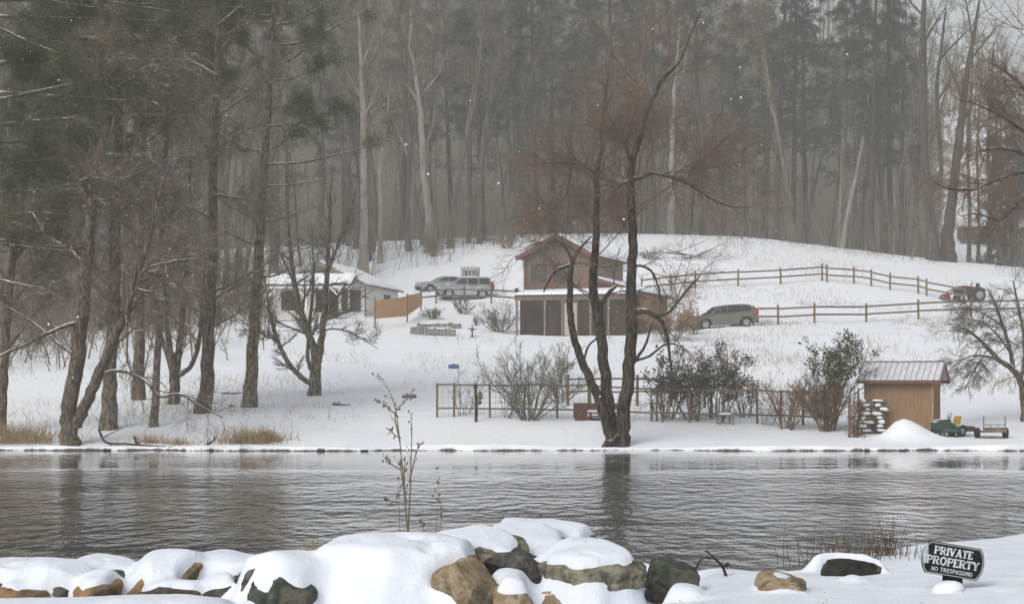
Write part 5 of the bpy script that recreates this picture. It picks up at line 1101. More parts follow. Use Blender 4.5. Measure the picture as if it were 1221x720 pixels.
def shrub(name, label, q, h, w, stems, m_s, seed, m_l=None, nl=0, ln=.1, lw=.04, cat='shrub', r=.012, n2=9, n3=6, splay=.5, leaf_from=.3, group=None, wander=.12, trop=.03, balls=None):
    rg = np.random.default_rng(seed); t = thing(name, label, cat, q, group=group); N = stems
    az = rg.uniform(0, 2 * math.pi, N); sp = np.sqrt(rg.random(N)) * splay
    P0 = np.stack([np.cos(az) * .12 * w, np.sin(az) * .12 * w, np.full(N, -.1)], 1); D = np.stack([np.cos(az) * sp, np.sin(az) * sp, np.ones(N)], 1)
    P, R = grow(P0, D, h * rg.uniform(.7, 1.08, N), np.full(N, r * 1.6), 8, rg, wander, trop, .4); g = Geo().tubes(P, R, 5)
    a = spawn(P, R, n2, rg, .2, 1., (.3, .8), .4, .6, h * .12); A, AR = grow(*a, 5, rg, wander, trop); AR = np.maximum(AR, r * .4); g.tubes(A, AR, 3)
    src = A
    if n3:
        b = spawn(A, AR, n3, rg, .2, 1., (.3, .9), .5, .7, h * .07); B, BR = grow(*b, 4, rg, wander, trop); BR = np.maximum(BR, r * .33); g.tubes(B, BR, 3); src = B
    g.build('stems', m_s, t)
    if m_l and nl:
        lg = Geo(); z = src[:, -1, 2]; sel = src[z > h * leaf_from]; i = rg.integers(0, len(sel), nl); k = rg.integers(1, sel.shape[1], nl)
        C = sel[i, k] + rg.normal(size=(nl, 3)) * ln * .35; Dn = norm(sel[i, -1] - sel[i, 0]) * .5 + norm(rg.normal(size=(nl, 3)) * np.array([1, 1, .6]))
        leaves(lg, C, Dn, ln, lw, rg); lg.build('foliage', m_l, t)
    return t
tw, tg = M['twig_brown'], M['twig_grey']
shrub('shrub', 'wide bare grey shrub fanning up behind the garden fence', gp(630, 77.4), 3.1, 1.6, 26, tg, 301, r=.016, n2=10, n3=8, splay=1.05, wander=.09)
ev = M['leaf_evergreen']
shrub('evergreen_shrub', 'leggy dark evergreen shrub just right of the three-stemmed tree', gp(793, 78.8), 2.7, 2.2, 14, tw, 302, ev, 1500, .17, .06, r=.02, splay=.85, leaf_from=.42)
shrub('evergreen_shrub', 'leggy evergreen shrub left of the grey garden chair', gp(828, 78.6), 2.4, 1.8, 12, tw, 303, ev, 1000, .17, .06, r=.02, splay=.8, leaf_from=.45)
shrub('evergreen_shrub', 'tallest leggy evergreen shrub, behind the grey garden chair', gp(855, 79.4), 3.3, 2.4, 13, tw, 304, ev, 1500, .17, .06, r=.02, splay=.75, leaf_from=.42)
shrub('evergreen_shrub', 'small evergreen shrub between fence post and chair on the garden side', gp(888, 79.8), 2.0, 1.2, 8, tw, 305, ev, 420, .16, .055, r=.016, splay=.7, leaf_from=.4)
shrub('shrub', 'bare brown shrub in front of the garden fence right of the chair', gp(938, 76.2), 2.2, 1.4, 20, M['twig_tan'], 306, M['leaf_tan'], 160, .07, .03, r=.013, splay=.75, n2=10, n3=7)
shrub('evergreen_shrub', 'tall evergreen bush with snow on its crown and brown twigs below', gp(990, 76.2), 3.7, 1.5, 15, tw, 307, ev, 1500, .17, .065, r=.02, splay=.42, leaf_from=.58, n2=11, n3=8)
shrub('shrub', 'dense brown twiggy bush wrapped around the tall evergreen bush', gp(984, 75.9), 2.3, 1.3, 22, M['twig_tan'], 308, r=.012, splay=.5, n2=13, n3=9)
shrub('beech_bush', 'tan leaved bush beside the front of the grey car', gp(799, 118), 3.0, 2.4, 16, tw, 309, M['leaf_tan'], 2300, .16, .07, r=.02, splay=.85, leaf_from=.15)
shrub('beech_bush', 'small olive bush at the front bumper of the grey car', gp(827, 122), 1.6, 1., 12, tw, 310, mat('leaf_olive', (.20, .16, .08), .8, .2, color2=(.12, .10, .05), scale=5), 700, .13, .05, r=.014, splay=.5, leaf_from=.1)
shrub('evergreen_shrub', 'small round evergreen above the terrace walls, by the tan screen', gpy(515, 380, 120, 142), .95, .9, 16, tw, 311, ev, 420, .12, .05, r=.012, splay=1.0, leaf_from=.0)
shrub('evergreen_shrub', 'small dark evergreen by the fence of the pale boxy car', gpy(552, 375, 120, 142), 1.25, .8, 14, tw, 312, ev, 420, .12, .05, r=.012, splay=.8, leaf_from=.0)
shrub('evergreen_shrub', 'tiny upright evergreen beside the bird bath', gpy(568, 388, 120, 140), .6, .25, 8, tw, 313, ev, 120, .1, .04, r=.01, splay=.25, leaf_from=.0)
shrub('shrub', 'grey bare shrub in the shaded dip left of the brown house', gpy(597, 396, 110, 132), 2.2, 2.2, 30, tg, 314, r=.014, splay=1.1, n2=10, n3=8)
shrub('shrub', 'low bare shrub at the left end of the garden fence', gp(549, 78.9), 1.4, 1.0, 7, tg, 315, r=.009, splay=.7, n2=6, n3=4)
shrub('shrub', 'thin bare sapling shrub between the fence post and the bird feeder', gp(556, 79.4), 1.7, .7, 5, tg, 316, r=.009, splay=.4, n2=7, n3=5)
shrub('shrub', 'thin low shrub just left of the wide bare grey shrub', gp(604, 77.9), 1.3, .8, 8, tg, 317, r=.009, splay=.7, n2=6, n3=4)
shrub('shrub', 'low bare shrub along the fence right of the small evergreen', gp(915, 77.4), 1.3, .9, 10, tg, 318, r=.009, splay=.8, n2=6, n3=4)
shrub('shrub', 'spreading bare shrub at the left of the brown house wall', gp(668, 84), 2.6, 2.0, 16, tg, 319, r=.013, splay=1.1, n2=8, n3=6)
shrub('shrub', 'rusty bush at the foot of the leaning pale trunk', gpy(516, 306, 150, 175), 2.3, 1.2, 26, M['twig_willow'], 320, r=.02, splay=.4, n2=10, n3=7)
shrub('shrub', 'brown brushy shrub at the top of the slope left of the brown house roof', gpy(604, 296, 150, 180), 2.0, 2., 18, M['twig_willow'], 321, r=.02, splay=.9, n2=9, n3=6)
shrub('shrub', 'bare brush heap on the slope above the house eave', gpy(775, 309, 140, 185), 1.1, 1.6, 22, tg, 322, r=.016, splay=1.4, n2=8, n3=5)
# vine-covered trellis at the right end of the garden
q = gp(1018, 74.2); t = thing('trellis', 'post wrapped in a column of rusty vines at the pond end of the garden', 'trellis', q)
Geo().beam((-.16, 0, -.2), (-.17, 0, 1.62), .10, .10).build('post', M['cedar'], t)
Geo().beam((.2, .1, -.2), (.2, .1, 1.9), .06, .06).build('stake', M['old_wood'], t)
rg = np.random.default_rng(9); N = 150; P0 = np.stack([rg.uniform(-.05, .28, N), rg.uniform(-.1, .2, N), rg.uniform(.0, 1.5, N)], 1)
P, R = grow(P0, np.stack([rg.normal(size=N) * .5, rg.normal(size=N) * .5, rg.normal(size=N) * .8], 1), rg.uniform(.3, .7, N), np.full(N, .012), 6, rg, .3); g = Geo().tubes(P, R, 3)
leaves(g, P.reshape(-1, 3)[::2] + rg.normal(size=(len(P.reshape(-1, 3)[::2]), 3)) * .03, rg.normal(size=(len(P.reshape(-1, 3)[::2]), 3)), .09, .04, rg); g.build('vine', mat('vine_rust', (.12, .062, .045), .9, .1, color2=(.19, .10, .07), scale=6), t)
# stacked firewood under snow, left of the shed
q = gp(1040, 75.2); wood_m = mat('log_bark', (.075, .058, .045), .9, .15, color2=(.15, .12, .095), scale=7)
for c_ in range(2):
    for r_ in range(8):
        rg = random.Random(c_ * 10 + r_); x = (-.28, .30)[c_] + rg.uniform(-.09, .09); z = .0 + r_ * .165
        a = Geo(); L = rg.uniform(.4, .52); rr_ = rg.uniform(.065, .095); y = rg.uniform(-.06, .06)
        a.tubes(np.array([[-L / 2, 0, 0], [0, 0, .01], [L / 2, 0, 0]]), np.array([rr_, rr_ * .97, rr_ * .93]), 9, cap=True)
        o = a.build('firewood', wood_m, loc=(q[0] + x, q[1] + y, q[2] + z + .08), smooth_=False); o.rotation_euler = (0, rg.uniform(-.06, .06), rg.uniform(-.12, .12))
        tag(o, 'snow-topped log in the two firewood stacks left of the shed', 'log', 'firewood logs stacked by the shed')
        v, f = ico(2); s = Geo(); vv = np.sign(v) * np.abs(v) ** .7 * np.array([L * rg.uniform(.22, .5), rr_ * 1.25, rg.uniform(.04, .085)]); vv = vv * (1 + .35 * noise3(vv * 9, 1.5, r_ + 9 * c_))[:, None]; s.add(vv + np.array([rg.uniform(-.08, .08), -.03, rr_ * .75]), tris=f); s.build('snow_cap', M['snow'], o, True)
# fallen branches heaped on the slope
q = gpy(822, 309, 140, 186); rgn = np.random.default_rng(33)
for i in range(9):
    P, R = grow([[rgn.uniform(-1.6, 1.0), rgn.uniform(-.5, .5), .1 + .12 * (i % 4)]], [[rgn.choice([-1, 1]) * 1., rgn.normal() * .2, rgn.uniform(-.05, .18)]], [rgn.uniform(2., 3.6)], [rgn.uniform(.04, .07)], 8, rgn, .07)
    g = Geo().tubes(P, R, 5); a = spawn(P, R, 9, rgn, .2, 1., (.4, .9), .3, .6, .4); A, AR = grow(*a, 4, rgn, .15); g.tubes(A, np.maximum(AR, .012), 3)
    tag(g.build('fallen_branch', M['bark_dark'], loc=tuple(q)), 'fallen limb in the brush heap high on the snowy slope', 'branch', 'fallen limbs heaped on the slope')
# stones and debris on the left bank
for lab, px, py, s in (('flat grey stone breaking the snow beside the tall pine', 276, 469, (.55, .4, .10)), ('small dark stone at the foot of the tall pine', 277, 485, (.16, .14, .12)), ('snowy lump of stone right of the bare fruit tree', 406, 483, (.38, .3, .16)), ('low hump of brush and stone in front of the cabin screen', 488, 474, (.35, .3, .22))):
    q = gpy(px, py, 72, 110); v, f = ico(3); vv = v * np.array(s); vv = vv * (1 + .18 * noise3(v * 2, 1.5, int(px)))[:, None]
    tag(Geo().add(vv, tris=f).build('stone', mat('bank_stone' + str(px), (.10, .105, .115), .85, .2, color2=(.17, .17, .18), scale=8, snow=(.78, .2, 5)), loc=tuple(q), smooth_=True), lab, 'stone')
# tufts of dry grass along the water
def tuft(label, q, h, w, n, seed, m=None, name='grass_clump', lean=.35, bw=.012, cat='grass clump', group=None, curl=.12):
    rg = np.random.default_rng(seed); N = n; P0 = np.stack([rg.normal(size=N) * w * .4, rg.normal(size=N) * w * .25, np.full(N, -.05)], 1)
    P, R = grow(P0, np.stack([rg.normal(size=N) * lean, rg.normal(size=N) * lean, np.ones(N)], 1), h * rg.uniform(.5, 1.1, N), np.full(N, bw), 5, rg, curl, -.05, .2)
    return tag(Geo().tubes(P, R, 3).build(name, m or M['grass_dry'], loc=tuple(q)), label, cat, group)
tuft('tan clump of dry grass at the water right of the left bank trees', gp(303, 72.3), .75, 1.6, 520, 401)
tuft('darker tuft of grass on the right side of the tan clump', gp(318, 72.6), .5, .5, 220, 402, M['twig_tan'])
tuft('pale dry reeds at the far left water edge', gp(20, 72.2), .9, 2.4, 620, 403)
tuft('thin stubble at the foot of the slender bank trunk', gp(178, 72.0), .5, .9, 140, 404)
tuft('thin stubble between the slender trunk and the tan clump', gp(213, 71.8), .4, .8, 110, 405)
# driftwood at the water edge
for i, (lab, pl) in enumerate((('dark driftwood limb lying along the left water edge', [(118, 512, .3), (126, 527, .1), (150, 529, 0), (175, 531, -.1), (202, 533, -.3)]), ('short forked stick poking up from the left water edge', [(240, 533, 0), (252, 527, 0), (257, 522, 0)]), ('curved twig sticking out of the snow by the driftwood limb', [(160, 520, 0), (163, 528, 0), (168, 531, 0)]))):
    b0 = at(*pl[-1][:2], 71.2); P = catmull(np.array([at(x, y, 71.2 + d) - b0 for x, y, d in pl]), 14); rgn = np.random.default_rng(50 + i)
    g = Geo().tubes(P, np.linspace(.05, .03, 14), 6); a = spawn(P[None], np.linspace(.05, .03, 14)[None], 10, rgn, .1, 1., (.5, 1.2), .25, .5, .2); A, AR = grow(*a, 5, rgn, .2); g.tubes(A, AR, 4)
    tag(g.build('driftwood', M['bark_willow'], loc=tuple(b0)), lab, 'driftwood')
# gnarled root at the foot of the middle tree
b0 = gp(727, 71.0); g = Geo(); g.tubes(np.array([[-.22, -.2, -.05], [-.1, -.15, .16], [.12, -.05, .20], [.35, .1, .5]]), np.array([.12, .13, .12, .05]), 8, cap=True)
tag(g.build('driftwood', M['bark_willow'], loc=tuple(b0)), 'dark knobbly log lying at the foot of the three-stemmed tree', 'log')
# stubble on the open slopes: nobody could count it
rgn = np.random.default_rng(61); g = Geo()
px = np.concatenate([rgn.uniform(480, 1260, 24000), rgn.uniform(860, 1240, 16000), rgn.uniform(-60, 450, 7000)]); Y = np.concatenate([rgn.uniform(92, 175, 24000), rgn.uniform(84, 135, 16000), rgn.uniform(74, 130, 7000)]); X = xat(px, Y)
keep = noise2(X, Y, .35, 71) + .3 * rgn.normal(size=len(X)) > .38; keep &= ~((px > 440) & (px < 800) & (rgn.random(len(px)) < .75)); keep &= ~((px > 590) & (px < 800) & (Y > 112) & (Y < 137)); X, Y = X[keep], Y[keep]; N = len(X)
P, R = grow(np.stack([X, Y, gz(X, Y) - .04], 1), np.stack([rgn.normal(size=N) * .4, rgn.normal(size=N) * .4, np.ones(N)], 1), rgn.uniform(.12, .6, N), np.full(N, .011), 4, rgn, .15, -.06, .3); g.tubes(P, R, 3)
tag(g.build('grass_stubble', M['grass_dry']), 'dry grass stalks poking through the snow of the slopes', 'grass', kind='stuff')
# ------------------------------------------------------------------ boulders of the near bank
def rock_mat(name, c1, c2, c3=None):
    m = mat(name, c1, .85, .2, color2=c2, scale=11, bump=.02, bscale=32, detail=10, mix=(.40, .60))
    nn_ = m.node_tree.nodes; ll = m.node_tree.links; b_ = nn_['Principled BSDF']; src = b_.inputs['Base Color'].links[0].from_socket
    t_ = nn_.new('ShaderNodeTexNoise'); t_.inputs['Scale'].default_value = 4.2; t_.inputs['Detail'].default_value = 6; t_.inputs['Roughness'].default_value = .7; tc_ = nn_.new('ShaderNodeTexCoord'); ll.new(tc_.outputs['Object'], t_.inputs['Vector'])
    rp = nn_.new('ShaderNodeMapRange'); rp.inputs[1].default_value = .50; rp.inputs[2].default_value = .60; ll.new(t_.outputs['Fac'], rp.inputs[0])
    mx_ = nn_.new('ShaderNodeMix'); mx_.data_type = 'RGBA'; ll.new(rp.outputs[0], mx_.inputs[0]); ll.new(src, mx_.inputs[6]); mx_.inputs[7].default_value = (*(c3 or (.06, .055, .04)), 1); ll.new(mx_.outputs[2], b_.inputs['Base Color'])
    return m
R_TAN = rock_mat('rock_tan', (.20, .145, .08), (.33, .27, .18), (.10, .085, .06))
R_OCH = rock_mat('rock_ochre', (.28, .17, .075), (.20, .14, .085), (.11, .085, .05))
R_GRN = rock_mat('rock_green', (.025, .033, .028), (.07, .078, .06), (.11, .10, .075))
R_HOLLOW = rock_mat('hollow_shade', (.012, .012, .011), (.03, .03, .028), (.02, .02, .018))  # near-black colour carries the shade of the hollow under the overhang
R_DRK = rock_mat('rock_dark', (.04, .04, .038), (.11, .105, .09))
R_GRY = rock_mat('rock_lichen', (.10, .095, .07), (.27, .25, .18), (.05, .05, .04))
ROCKS = []
def boulder(label, px0, px1, py0, py1, Y, depth, seed, m, p=4.0, roll=0.0, T=.10, r=.03, sub=6, facets=10, yaw=0.0, rough=.03, pitch=.10, strat=.0):
    """rock filling a box of the photograph (its snow included). T = snow lying on it, r = width of the bare rim (below 0: snow hangs over)"""
    k = Y / F; w = (px1 - px0) * k / 2; top = HC + (HORIZON - py0) / F * Y - max(T, 0) * .9; bot = HC + (HORIZON - py1) / F * Y
    c = np.array([xat((px0 + px1) / 2, Y), Y, (top + bot) / 2]); h = (top - bot) / 2
    rg = np.random.default_rng(seed); v, f = ico(sub)
    q = (np.abs(v) ** p).sum(1) ** (-1 / p); b = v * q[:, None]
    for _ in range(facets):
        d = norm(rg.normal(size=3) * np.array([1, 1, .75])); lim = rg.uniform(.64, .95) * (np.abs(d) ** 1.0).sum() ** .35; e = b @ d - lim; b = b - np.where(e > 0, e, 0)[:, None] * d * .96
    cr, sr = math.cos(roll), math.sin(roll); Rm = np.array([[cr, 0, -sr], [0, 1, 0], [sr, 0, cr]]); cp_, sp_ = math.cos(pitch), math.sin(pitch); Rx = np.array([[1, 0, 0], [0, cp_, -sp_], [0, sp_, cp_]]); cy_, sy_ = math.cos(yaw), math.sin(yaw); Rz = np.array([[cy_, -sy_, 0], [sy_, cy_, 0], [0, 0, 1]])
    base = (b * np.array([w, depth, h])) @ (Rz @ Rm @ Rx).T
    n1 = noise3(base, 4.5, seed + 2, 2); n2 = noise3(base * np.array([1, 1, 2.2]), 13, seed + 1, 4); led = np.sin(base[:, 2] * 55 + 2 * n1)
    P = base + norm(b) * (rough * 1.1 * n1 + rough * .55 * n2 + strat * led)[:, None]
    P[:, 2] += top - c[2] - np.percentile(P[:, 2], 99)
    t = thing('boulder', label, 'rock', c)
    Geo().add(P, tris=f).build('stone', m, t, True)
    W_ = P + c; tri = W_[f]
    ROCKS.append((np.concatenate([W_, tri.mean(1), (tri[:, 0] + tri[:, 1]) / 2]), T, r))
    return t
B = boulder
B('long low boulder under a smooth quilt of snow at the left edge', -60, 104, 667, 725, 14.35, .42, 1, R_DRK, 5, T=.08, r=.025, facets=14)
B('small reddish stone low at the left edge under the long snowy one', -6, 62, 692, 722, 13.85, .20, 2, R_OCH, 3.2, T=.03, r=.05)
B('rounded white hummock of snow over a boulder, second from the left', 36, 122, 668, 726, 14.15, .30, 3, R_DRK, 3.2, roll=-.12, T=0.09, r=0.0)
B('ochre boulder with a shelf of snow, standing in the little pool', 84, 146, 681, 728, 13.85, .24, 4, R_OCH, 4, T=.06, r=.025)
B('blocky dark green and brown boulder behind the ochre one', 92, 162, 660, 730, 14.5, .26, 5, R_GRN, 6, roll=-.05, T=.03, r=.02)
B('snow-covered boulder with an ochre bare patch at its right shoulder', 152, 246, 657, 728, 14.3, .34, 6, R_OCH, 4.5, roll=.14, T=.065, r=.035, facets=14)
B('flat slate-grey stone low in front of the ochre-shouldered boulder', 158, 243, 692, 722, 13.85, .16, 7, R_DRK, 5, T=.035, r=.035)
B('broad snowy boulder with a dark underside left of the largest one', 236, 318, 659, 722, 14.5, .34, 8, R_DRK, 5, T=.07, r=.03, facets=14)
B('small snow-capped dark stone tucked under the broad snowy boulder', 238, 290, 684, 722, 13.95, .2, 9, R_DRK, 4, T=.04, r=.05)
B('rounded left shoulder of the boulder pile, snow with dark rock below', 281, 400, 660, 790, 13.65, .36, 10, R_DRK, 4.5, roll=-.12, T=.07, r=.0, yaw=.3, facets=14)
B('largest boulder, a broad white dome with a tan face at its right end', 325, 578, 637, 790, 13.85, .70, 11, R_TAN, 4.0, roll=.17, T=.08, r=-.02, facets=16, pitch=.30)
B('tan stone face jutting from the right end of the white dome', 532, 588, 668, 770, 13.42, .24, 31, R_TAN, 4.5, roll=.30, T=-.2, r=.0, yaw=-.6)
B('mossy dark stone low under the left shoulder of the pile', 292, 384, 683, 750, 13.36, .13, 32, R_GRN, 3.4, roll=-.18, T=.02, r=.02)
B('black stone added as the dark shade of the hollow under the snow overhang', 972, 1046, 667, 720, 15.25, .16, 33, R_HOLLOW, 4, T=-.2, r=.0)  # added stone, its black stands in for the shaded hole below the cornice
B('pointed slab with a bare grey tip, resting behind the largest boulder', 480, 634, 629, 690, 14.6, .5, 12, R_GRY, 3.0, roll=.06, T=0.05, r=0.055, facets=14, yaw=-.35, strat=.004)
B('brown stone wedged under the pointed slab', 572, 660, 654, 695, 14.35, .3, 13, R_DRK, 4, roll=-.05, T=.0, r=.3)
B('square shouldered slab with a bare grey right edge, behind the pointed one', 570, 693, 627, 690, 15.0, .5, 14, R_GRY, 6, T=0.06, r=0.05, strat=.004)
B('rearmost slab, thin and highest, thick with snow', 590, 722, 619, 668, 15.7, .5, 15, R_GRY, 3.6, roll=-.05, T=0.07, r=0.03)
B('wide slab with an overhanging grey edge at the right of the pile', 632, 762, 641, 706, 14.15, .55, 16, R_GRY, 3.6, roll=0.2, T=0.075, r=0.03, facets=14, yaw=.25, strat=.005)
B('plump pillow of snow on a low stone between the dome and the wide slab', 578, 642, 680, 740, 13.65, .30, 17, R_TAN, 3.0, T=0.07, r=0.0)
B('low tan ledge beneath the wide slab', 622, 742, 694, 745, 13.8, .30, 18, R_TAN, 4.2, roll=.05, T=.04, r=.05)
B('snowy step of stone at the foot of the tan ledge', 700, 775, 684, 740, 14.2, .35, 19, R_DRK, 3, roll=-.3, T=0.06, r=0.01)
B('slanting dark green boulder, bare of snow', 764, 829, 666, 735, 14.4, .26, 20, R_GRN, 5, roll=-.30, T=-.2, r=.0, facets=16)
B('small dark stone leaning on the slanting green boulder', 764, 798, 694, 728, 14.1, .16, 21, R_DRK, 4, roll=-.4, T=.02, r=.04)
B('peaked snow lump right of the green boulder', 790, 856, 696, 750, 13.7, .26, 22, R_DRK, 2.6, roll=-.35, T=0.05, r=0.01)
B('small snow-covered stone behind the dead twig', 826, 900, 680, 728, 15.1, .3, 23, R_DRK, 3, T=0.07, r=0.0)
B('flat dark stone with a thin snow rim at the water left of the green boulder', 728, 772, 669, 700, 15.3, .22, 24, R_DRK, 4, T=.03, r=.02)
B('bare tan boulder set in the snow in the middle of the right bank', 902, 965, 681, 735, 14.1, .26, 25, R_TAN, 4, roll=-.12, T=.01, r=.06, facets=12)
B('dark hollowed boulder under a thick white overhang', 960, 1064, 654, 735, 15.6, .45, 26, R_DRK, 4, T=0.1, r=0.02, pitch=-.25)
B('little snowy stone with a brown tip in front of the hollow', 985, 1034, 686, 716, 14.7, .2, 28, R_DRK, 3.4, roll=.1, T=.045, r=.02)
B('small snow lump by the right side of the tan boulder', 958, 996, 692, 725, 14.5, .2, 29, R_DRK, 3, T=.07, r=-.01)

# one blanket of snow over the bank and the boulders: bare where the rock is steep
CS = .016; gx = np.arange(-5.6, 5.8, CS); gy = np.arange(12.2, 18.0, CS); GX, GY = np.meshgrid(gx, gy)
H0 = bank_z(GX, GY); H = H0.copy(); ID = np.full(H.shape, -1)
for i_, (pts_, T_, r_) in enumerate(ROCKS):
    ix = np.round((pts_[:, 0] - gx[0]) / CS).astype(int); iy = np.round((pts_[:, 1] - gy[0]) / CS).astype(int)
    k_ = (ix >= 0) & (ix < len(gx)) & (iy >= 0) & (iy < len(gy)); Hr = np.full(H.shape, -9.); np.maximum.at(Hr, (iy[k_], ix[k_]), pts_[k_, 2])
    for _ in range(3):      # close the gaps between samples
        n4 = np.stack([np.roll(Hr, 1, 0), np.roll(Hr, -1, 0), np.roll(Hr, 1, 1), np.roll(Hr, -1, 1)]); okn = (n4 > -8).sum(0) >= 3
        Hr = np.where((Hr < -8) & okn, n4.max(0), Hr)
    u = Hr > H; H[u] = Hr[u]; ID[u] = i_
def shift(A, dy, dx):
    return A[np.clip(np.arange(A.shape[0]) + dy, 0, A.shape[0] - 1)][:, np.clip(np.arange(A.shape[1]) + dx, 0, A.shape[1] - 1)]
def morph(A, rad, fn):
    c_ = int(math.ceil(rad / CS)); out_ = A.copy()
    for dy in range(-c_, c_ + 1):
        for dx in range(-c_, c_ + 1):
            if dx * dx + dy * dy <= (rad / CS) ** 2 + .1: out_ = fn(out_, shift(A, dy, dx))
    return out_
def blur(A, n_):
    for _ in range(n_): A = (A * 2 + shift(A, 1, 0) + shift(A, -1, 0)) / 4; A = (A * 2 + shift(A, 0, 1) + shift(A, 0, -1)) / 4
    return A
TM = np.concatenate([[t_ for _, t_, _ in ROCKS], [.0]])[ID]; RM = np.concatenate([[r_ for _, _, r_ in ROCKS], [.0]])[ID]
RM = blur(RM, 10) + .030 * noise2(GX, GY, 4.5, 91) + .018 * noise2(GX, GY, 14, 92); TM = blur(TM, 8)
HB_ = blur(H, 2); rads = [-.06, -.03, 0., .03, .06, .10]; lay = [blur(morph(HB_, .06, np.maximum), 5), blur(morph(HB_, .03, np.maximum), 4), HB_, morph(HB_, .03, np.minimum), morph(HB_, .06, np.minimum), morph(HB_, .10, np.minimum)]
E = np.zeros_like(H); RC = np.clip(RM, rads[0], rads[-1])
for a_ in range(len(rads) - 1):
    sel = (RC >= rads[a_]) & (RC <= rads[a_ + 1]); f_ = (RC - rads[a_]) / (rads[a_ + 1] - rads[a_]); E = np.where(sel, lay[a_] * (1 - f_) + lay[a_ + 1] * f_, E)
Ea = blur(E, 3); slope = np.hypot(*np.gradient(blur(E, 5), CS)); Tn = TM * (1 + .15 * noise2(GX, GY, 3.1, 93))
Z_ = Ea + Tn * (1 - .55 * smooth(.7, 2.0, slope)) - .015 * smooth(.8, 1.8, slope) * (ID >= 0)
Z_ = blur(Z_, 3) + .016 * noise2(GX, GY, 2.6, 96) * (ID >= 0) + .006 * noise2(GX, GY, 7, 94) + .0045 * noise2(GX, GY, 22, 95, 4) - .012 * smooth(.75, 1.0, noise2(GX, GY, 11, 97))
Z_ = np.maximum(Z_, blur(H0, 2)); Z_ = np.where(ID < 0, np.maximum(Z_, H0), Z_)
ed = np.minimum(np.minimum(GX - gx[0], gx[-1] - GX), np.minimum(GY - gy[0], gy[-1] - GY)); Z_ = Z_ + .003 - .03 * (1 - smooth(0, .15, ed))
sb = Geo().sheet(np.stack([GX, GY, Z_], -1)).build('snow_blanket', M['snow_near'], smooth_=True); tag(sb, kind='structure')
rgq = np.random.default_rng(303); gq = Geo(); nq = 240; pq = rgq.uniform(0, 1221, nq); yq = rgq.uniform(12.9, 15.6, nq); xq = xat(pq, yq)
zq = Z_[np.clip(np.round((yq - gy[0]) / CS).astype(int), 0, len(gy) - 1), np.clip(np.round((xq - gx[0]) / CS).astype(int), 0, len(gx) - 1)]
leaves(gq, np.stack([xq, yq, zq + .004], 1), rgq.normal(size=(nq, 3)) * np.array([1, 1, .25]), .016, .007, rgq)
tag(gq.build('leaf_litter', M['old_wood']), 'tiny dark bits of bark and leaf scattered on the near snow', 'litter', kind='stuff')
def bl_z(x, y): return float(Z_[int(np.clip(round((y - gy[0]) / CS), 0, len(gy) - 1)), int(np.clip(round((x - gx[0]) / CS), 0, len(gx) - 1))])

# ------------------------------------------------------------------ the sign
LETTER = mat('sign_white', (.50, .53, .53), .6, .3, color2=(.24, .26, .26), scale=45, mix=(.45, .72))
SY = 14.0; sk = SY / F
q = at(1136, 668, SY)
sign = thing('sign', 'black PRIVATE PROPERTY no trespassing sign tilted on a short stake', 'sign', bp_(1136, SY, -.02), math.radians(-4))
def s_local(dx, dz): return dx, dz
ROLL = -math.radians(9.4); oz = q[2] - sign.location.z
def rot(x, z):
    return x * math.cos(ROLL) - z * math.sin(ROLL), x * math.sin(ROLL) + z * math.cos(ROLL) + oz
out = []
hw_, bul, hh_ = .187, .040, .118
for i in range(9):
    a = -1 + 2 * i / 8; out.append((hw_ + bul * (1 - a * a) ** .8, a * hh_))
for i in range(9):
    a = 1 - 2 * i / 8; out.append((-hw_ - bul * (1 - a * a) ** .8, a * hh_))
def ring(sc_, y0, y1): return [rot(x * sc_[0], z * sc_[1]) for x, z in out]
panel = Geo().prism(ring((1, 1), 0, 0)[::-1], -.012, .012).build('panel', M['black'], sign)
outer = ring((.975, .955), 0, 0); inner = ring((.945, .905), 0, 0); n_ = len(outer)
v = [(x, -.0165, z) for x, z in outer] + [(x, -.0165, z) for x, z in inner]; v += [(x, -.0118, z) for x, z in outer] + [(x, -.0118, z) for x, z in inner]
qd = []
for i in range(n_):
    j = (i + 1) % n_; qd += [(i, j, n_ + j, n_ + i), (2 * n_ + i, 2 * n_ + j, j, i), (n_ + i, n_ + j, 3 * n_ + j, 3 * n_ + i)]
Geo().add(v, quads=qd).build('border', mat('sign_border', (.30, .32, .32), .6, .3), sign)
def arc(cx, cz, rx, rz, a0, a1, n=9): return [(cx + rx * math.cos(math.radians(a0 + (a1 - a0) * i / n)), cz + rz * math.sin(math.radians(a0 + (a1 - a0) * i / n))) for i in range(n + 1)]
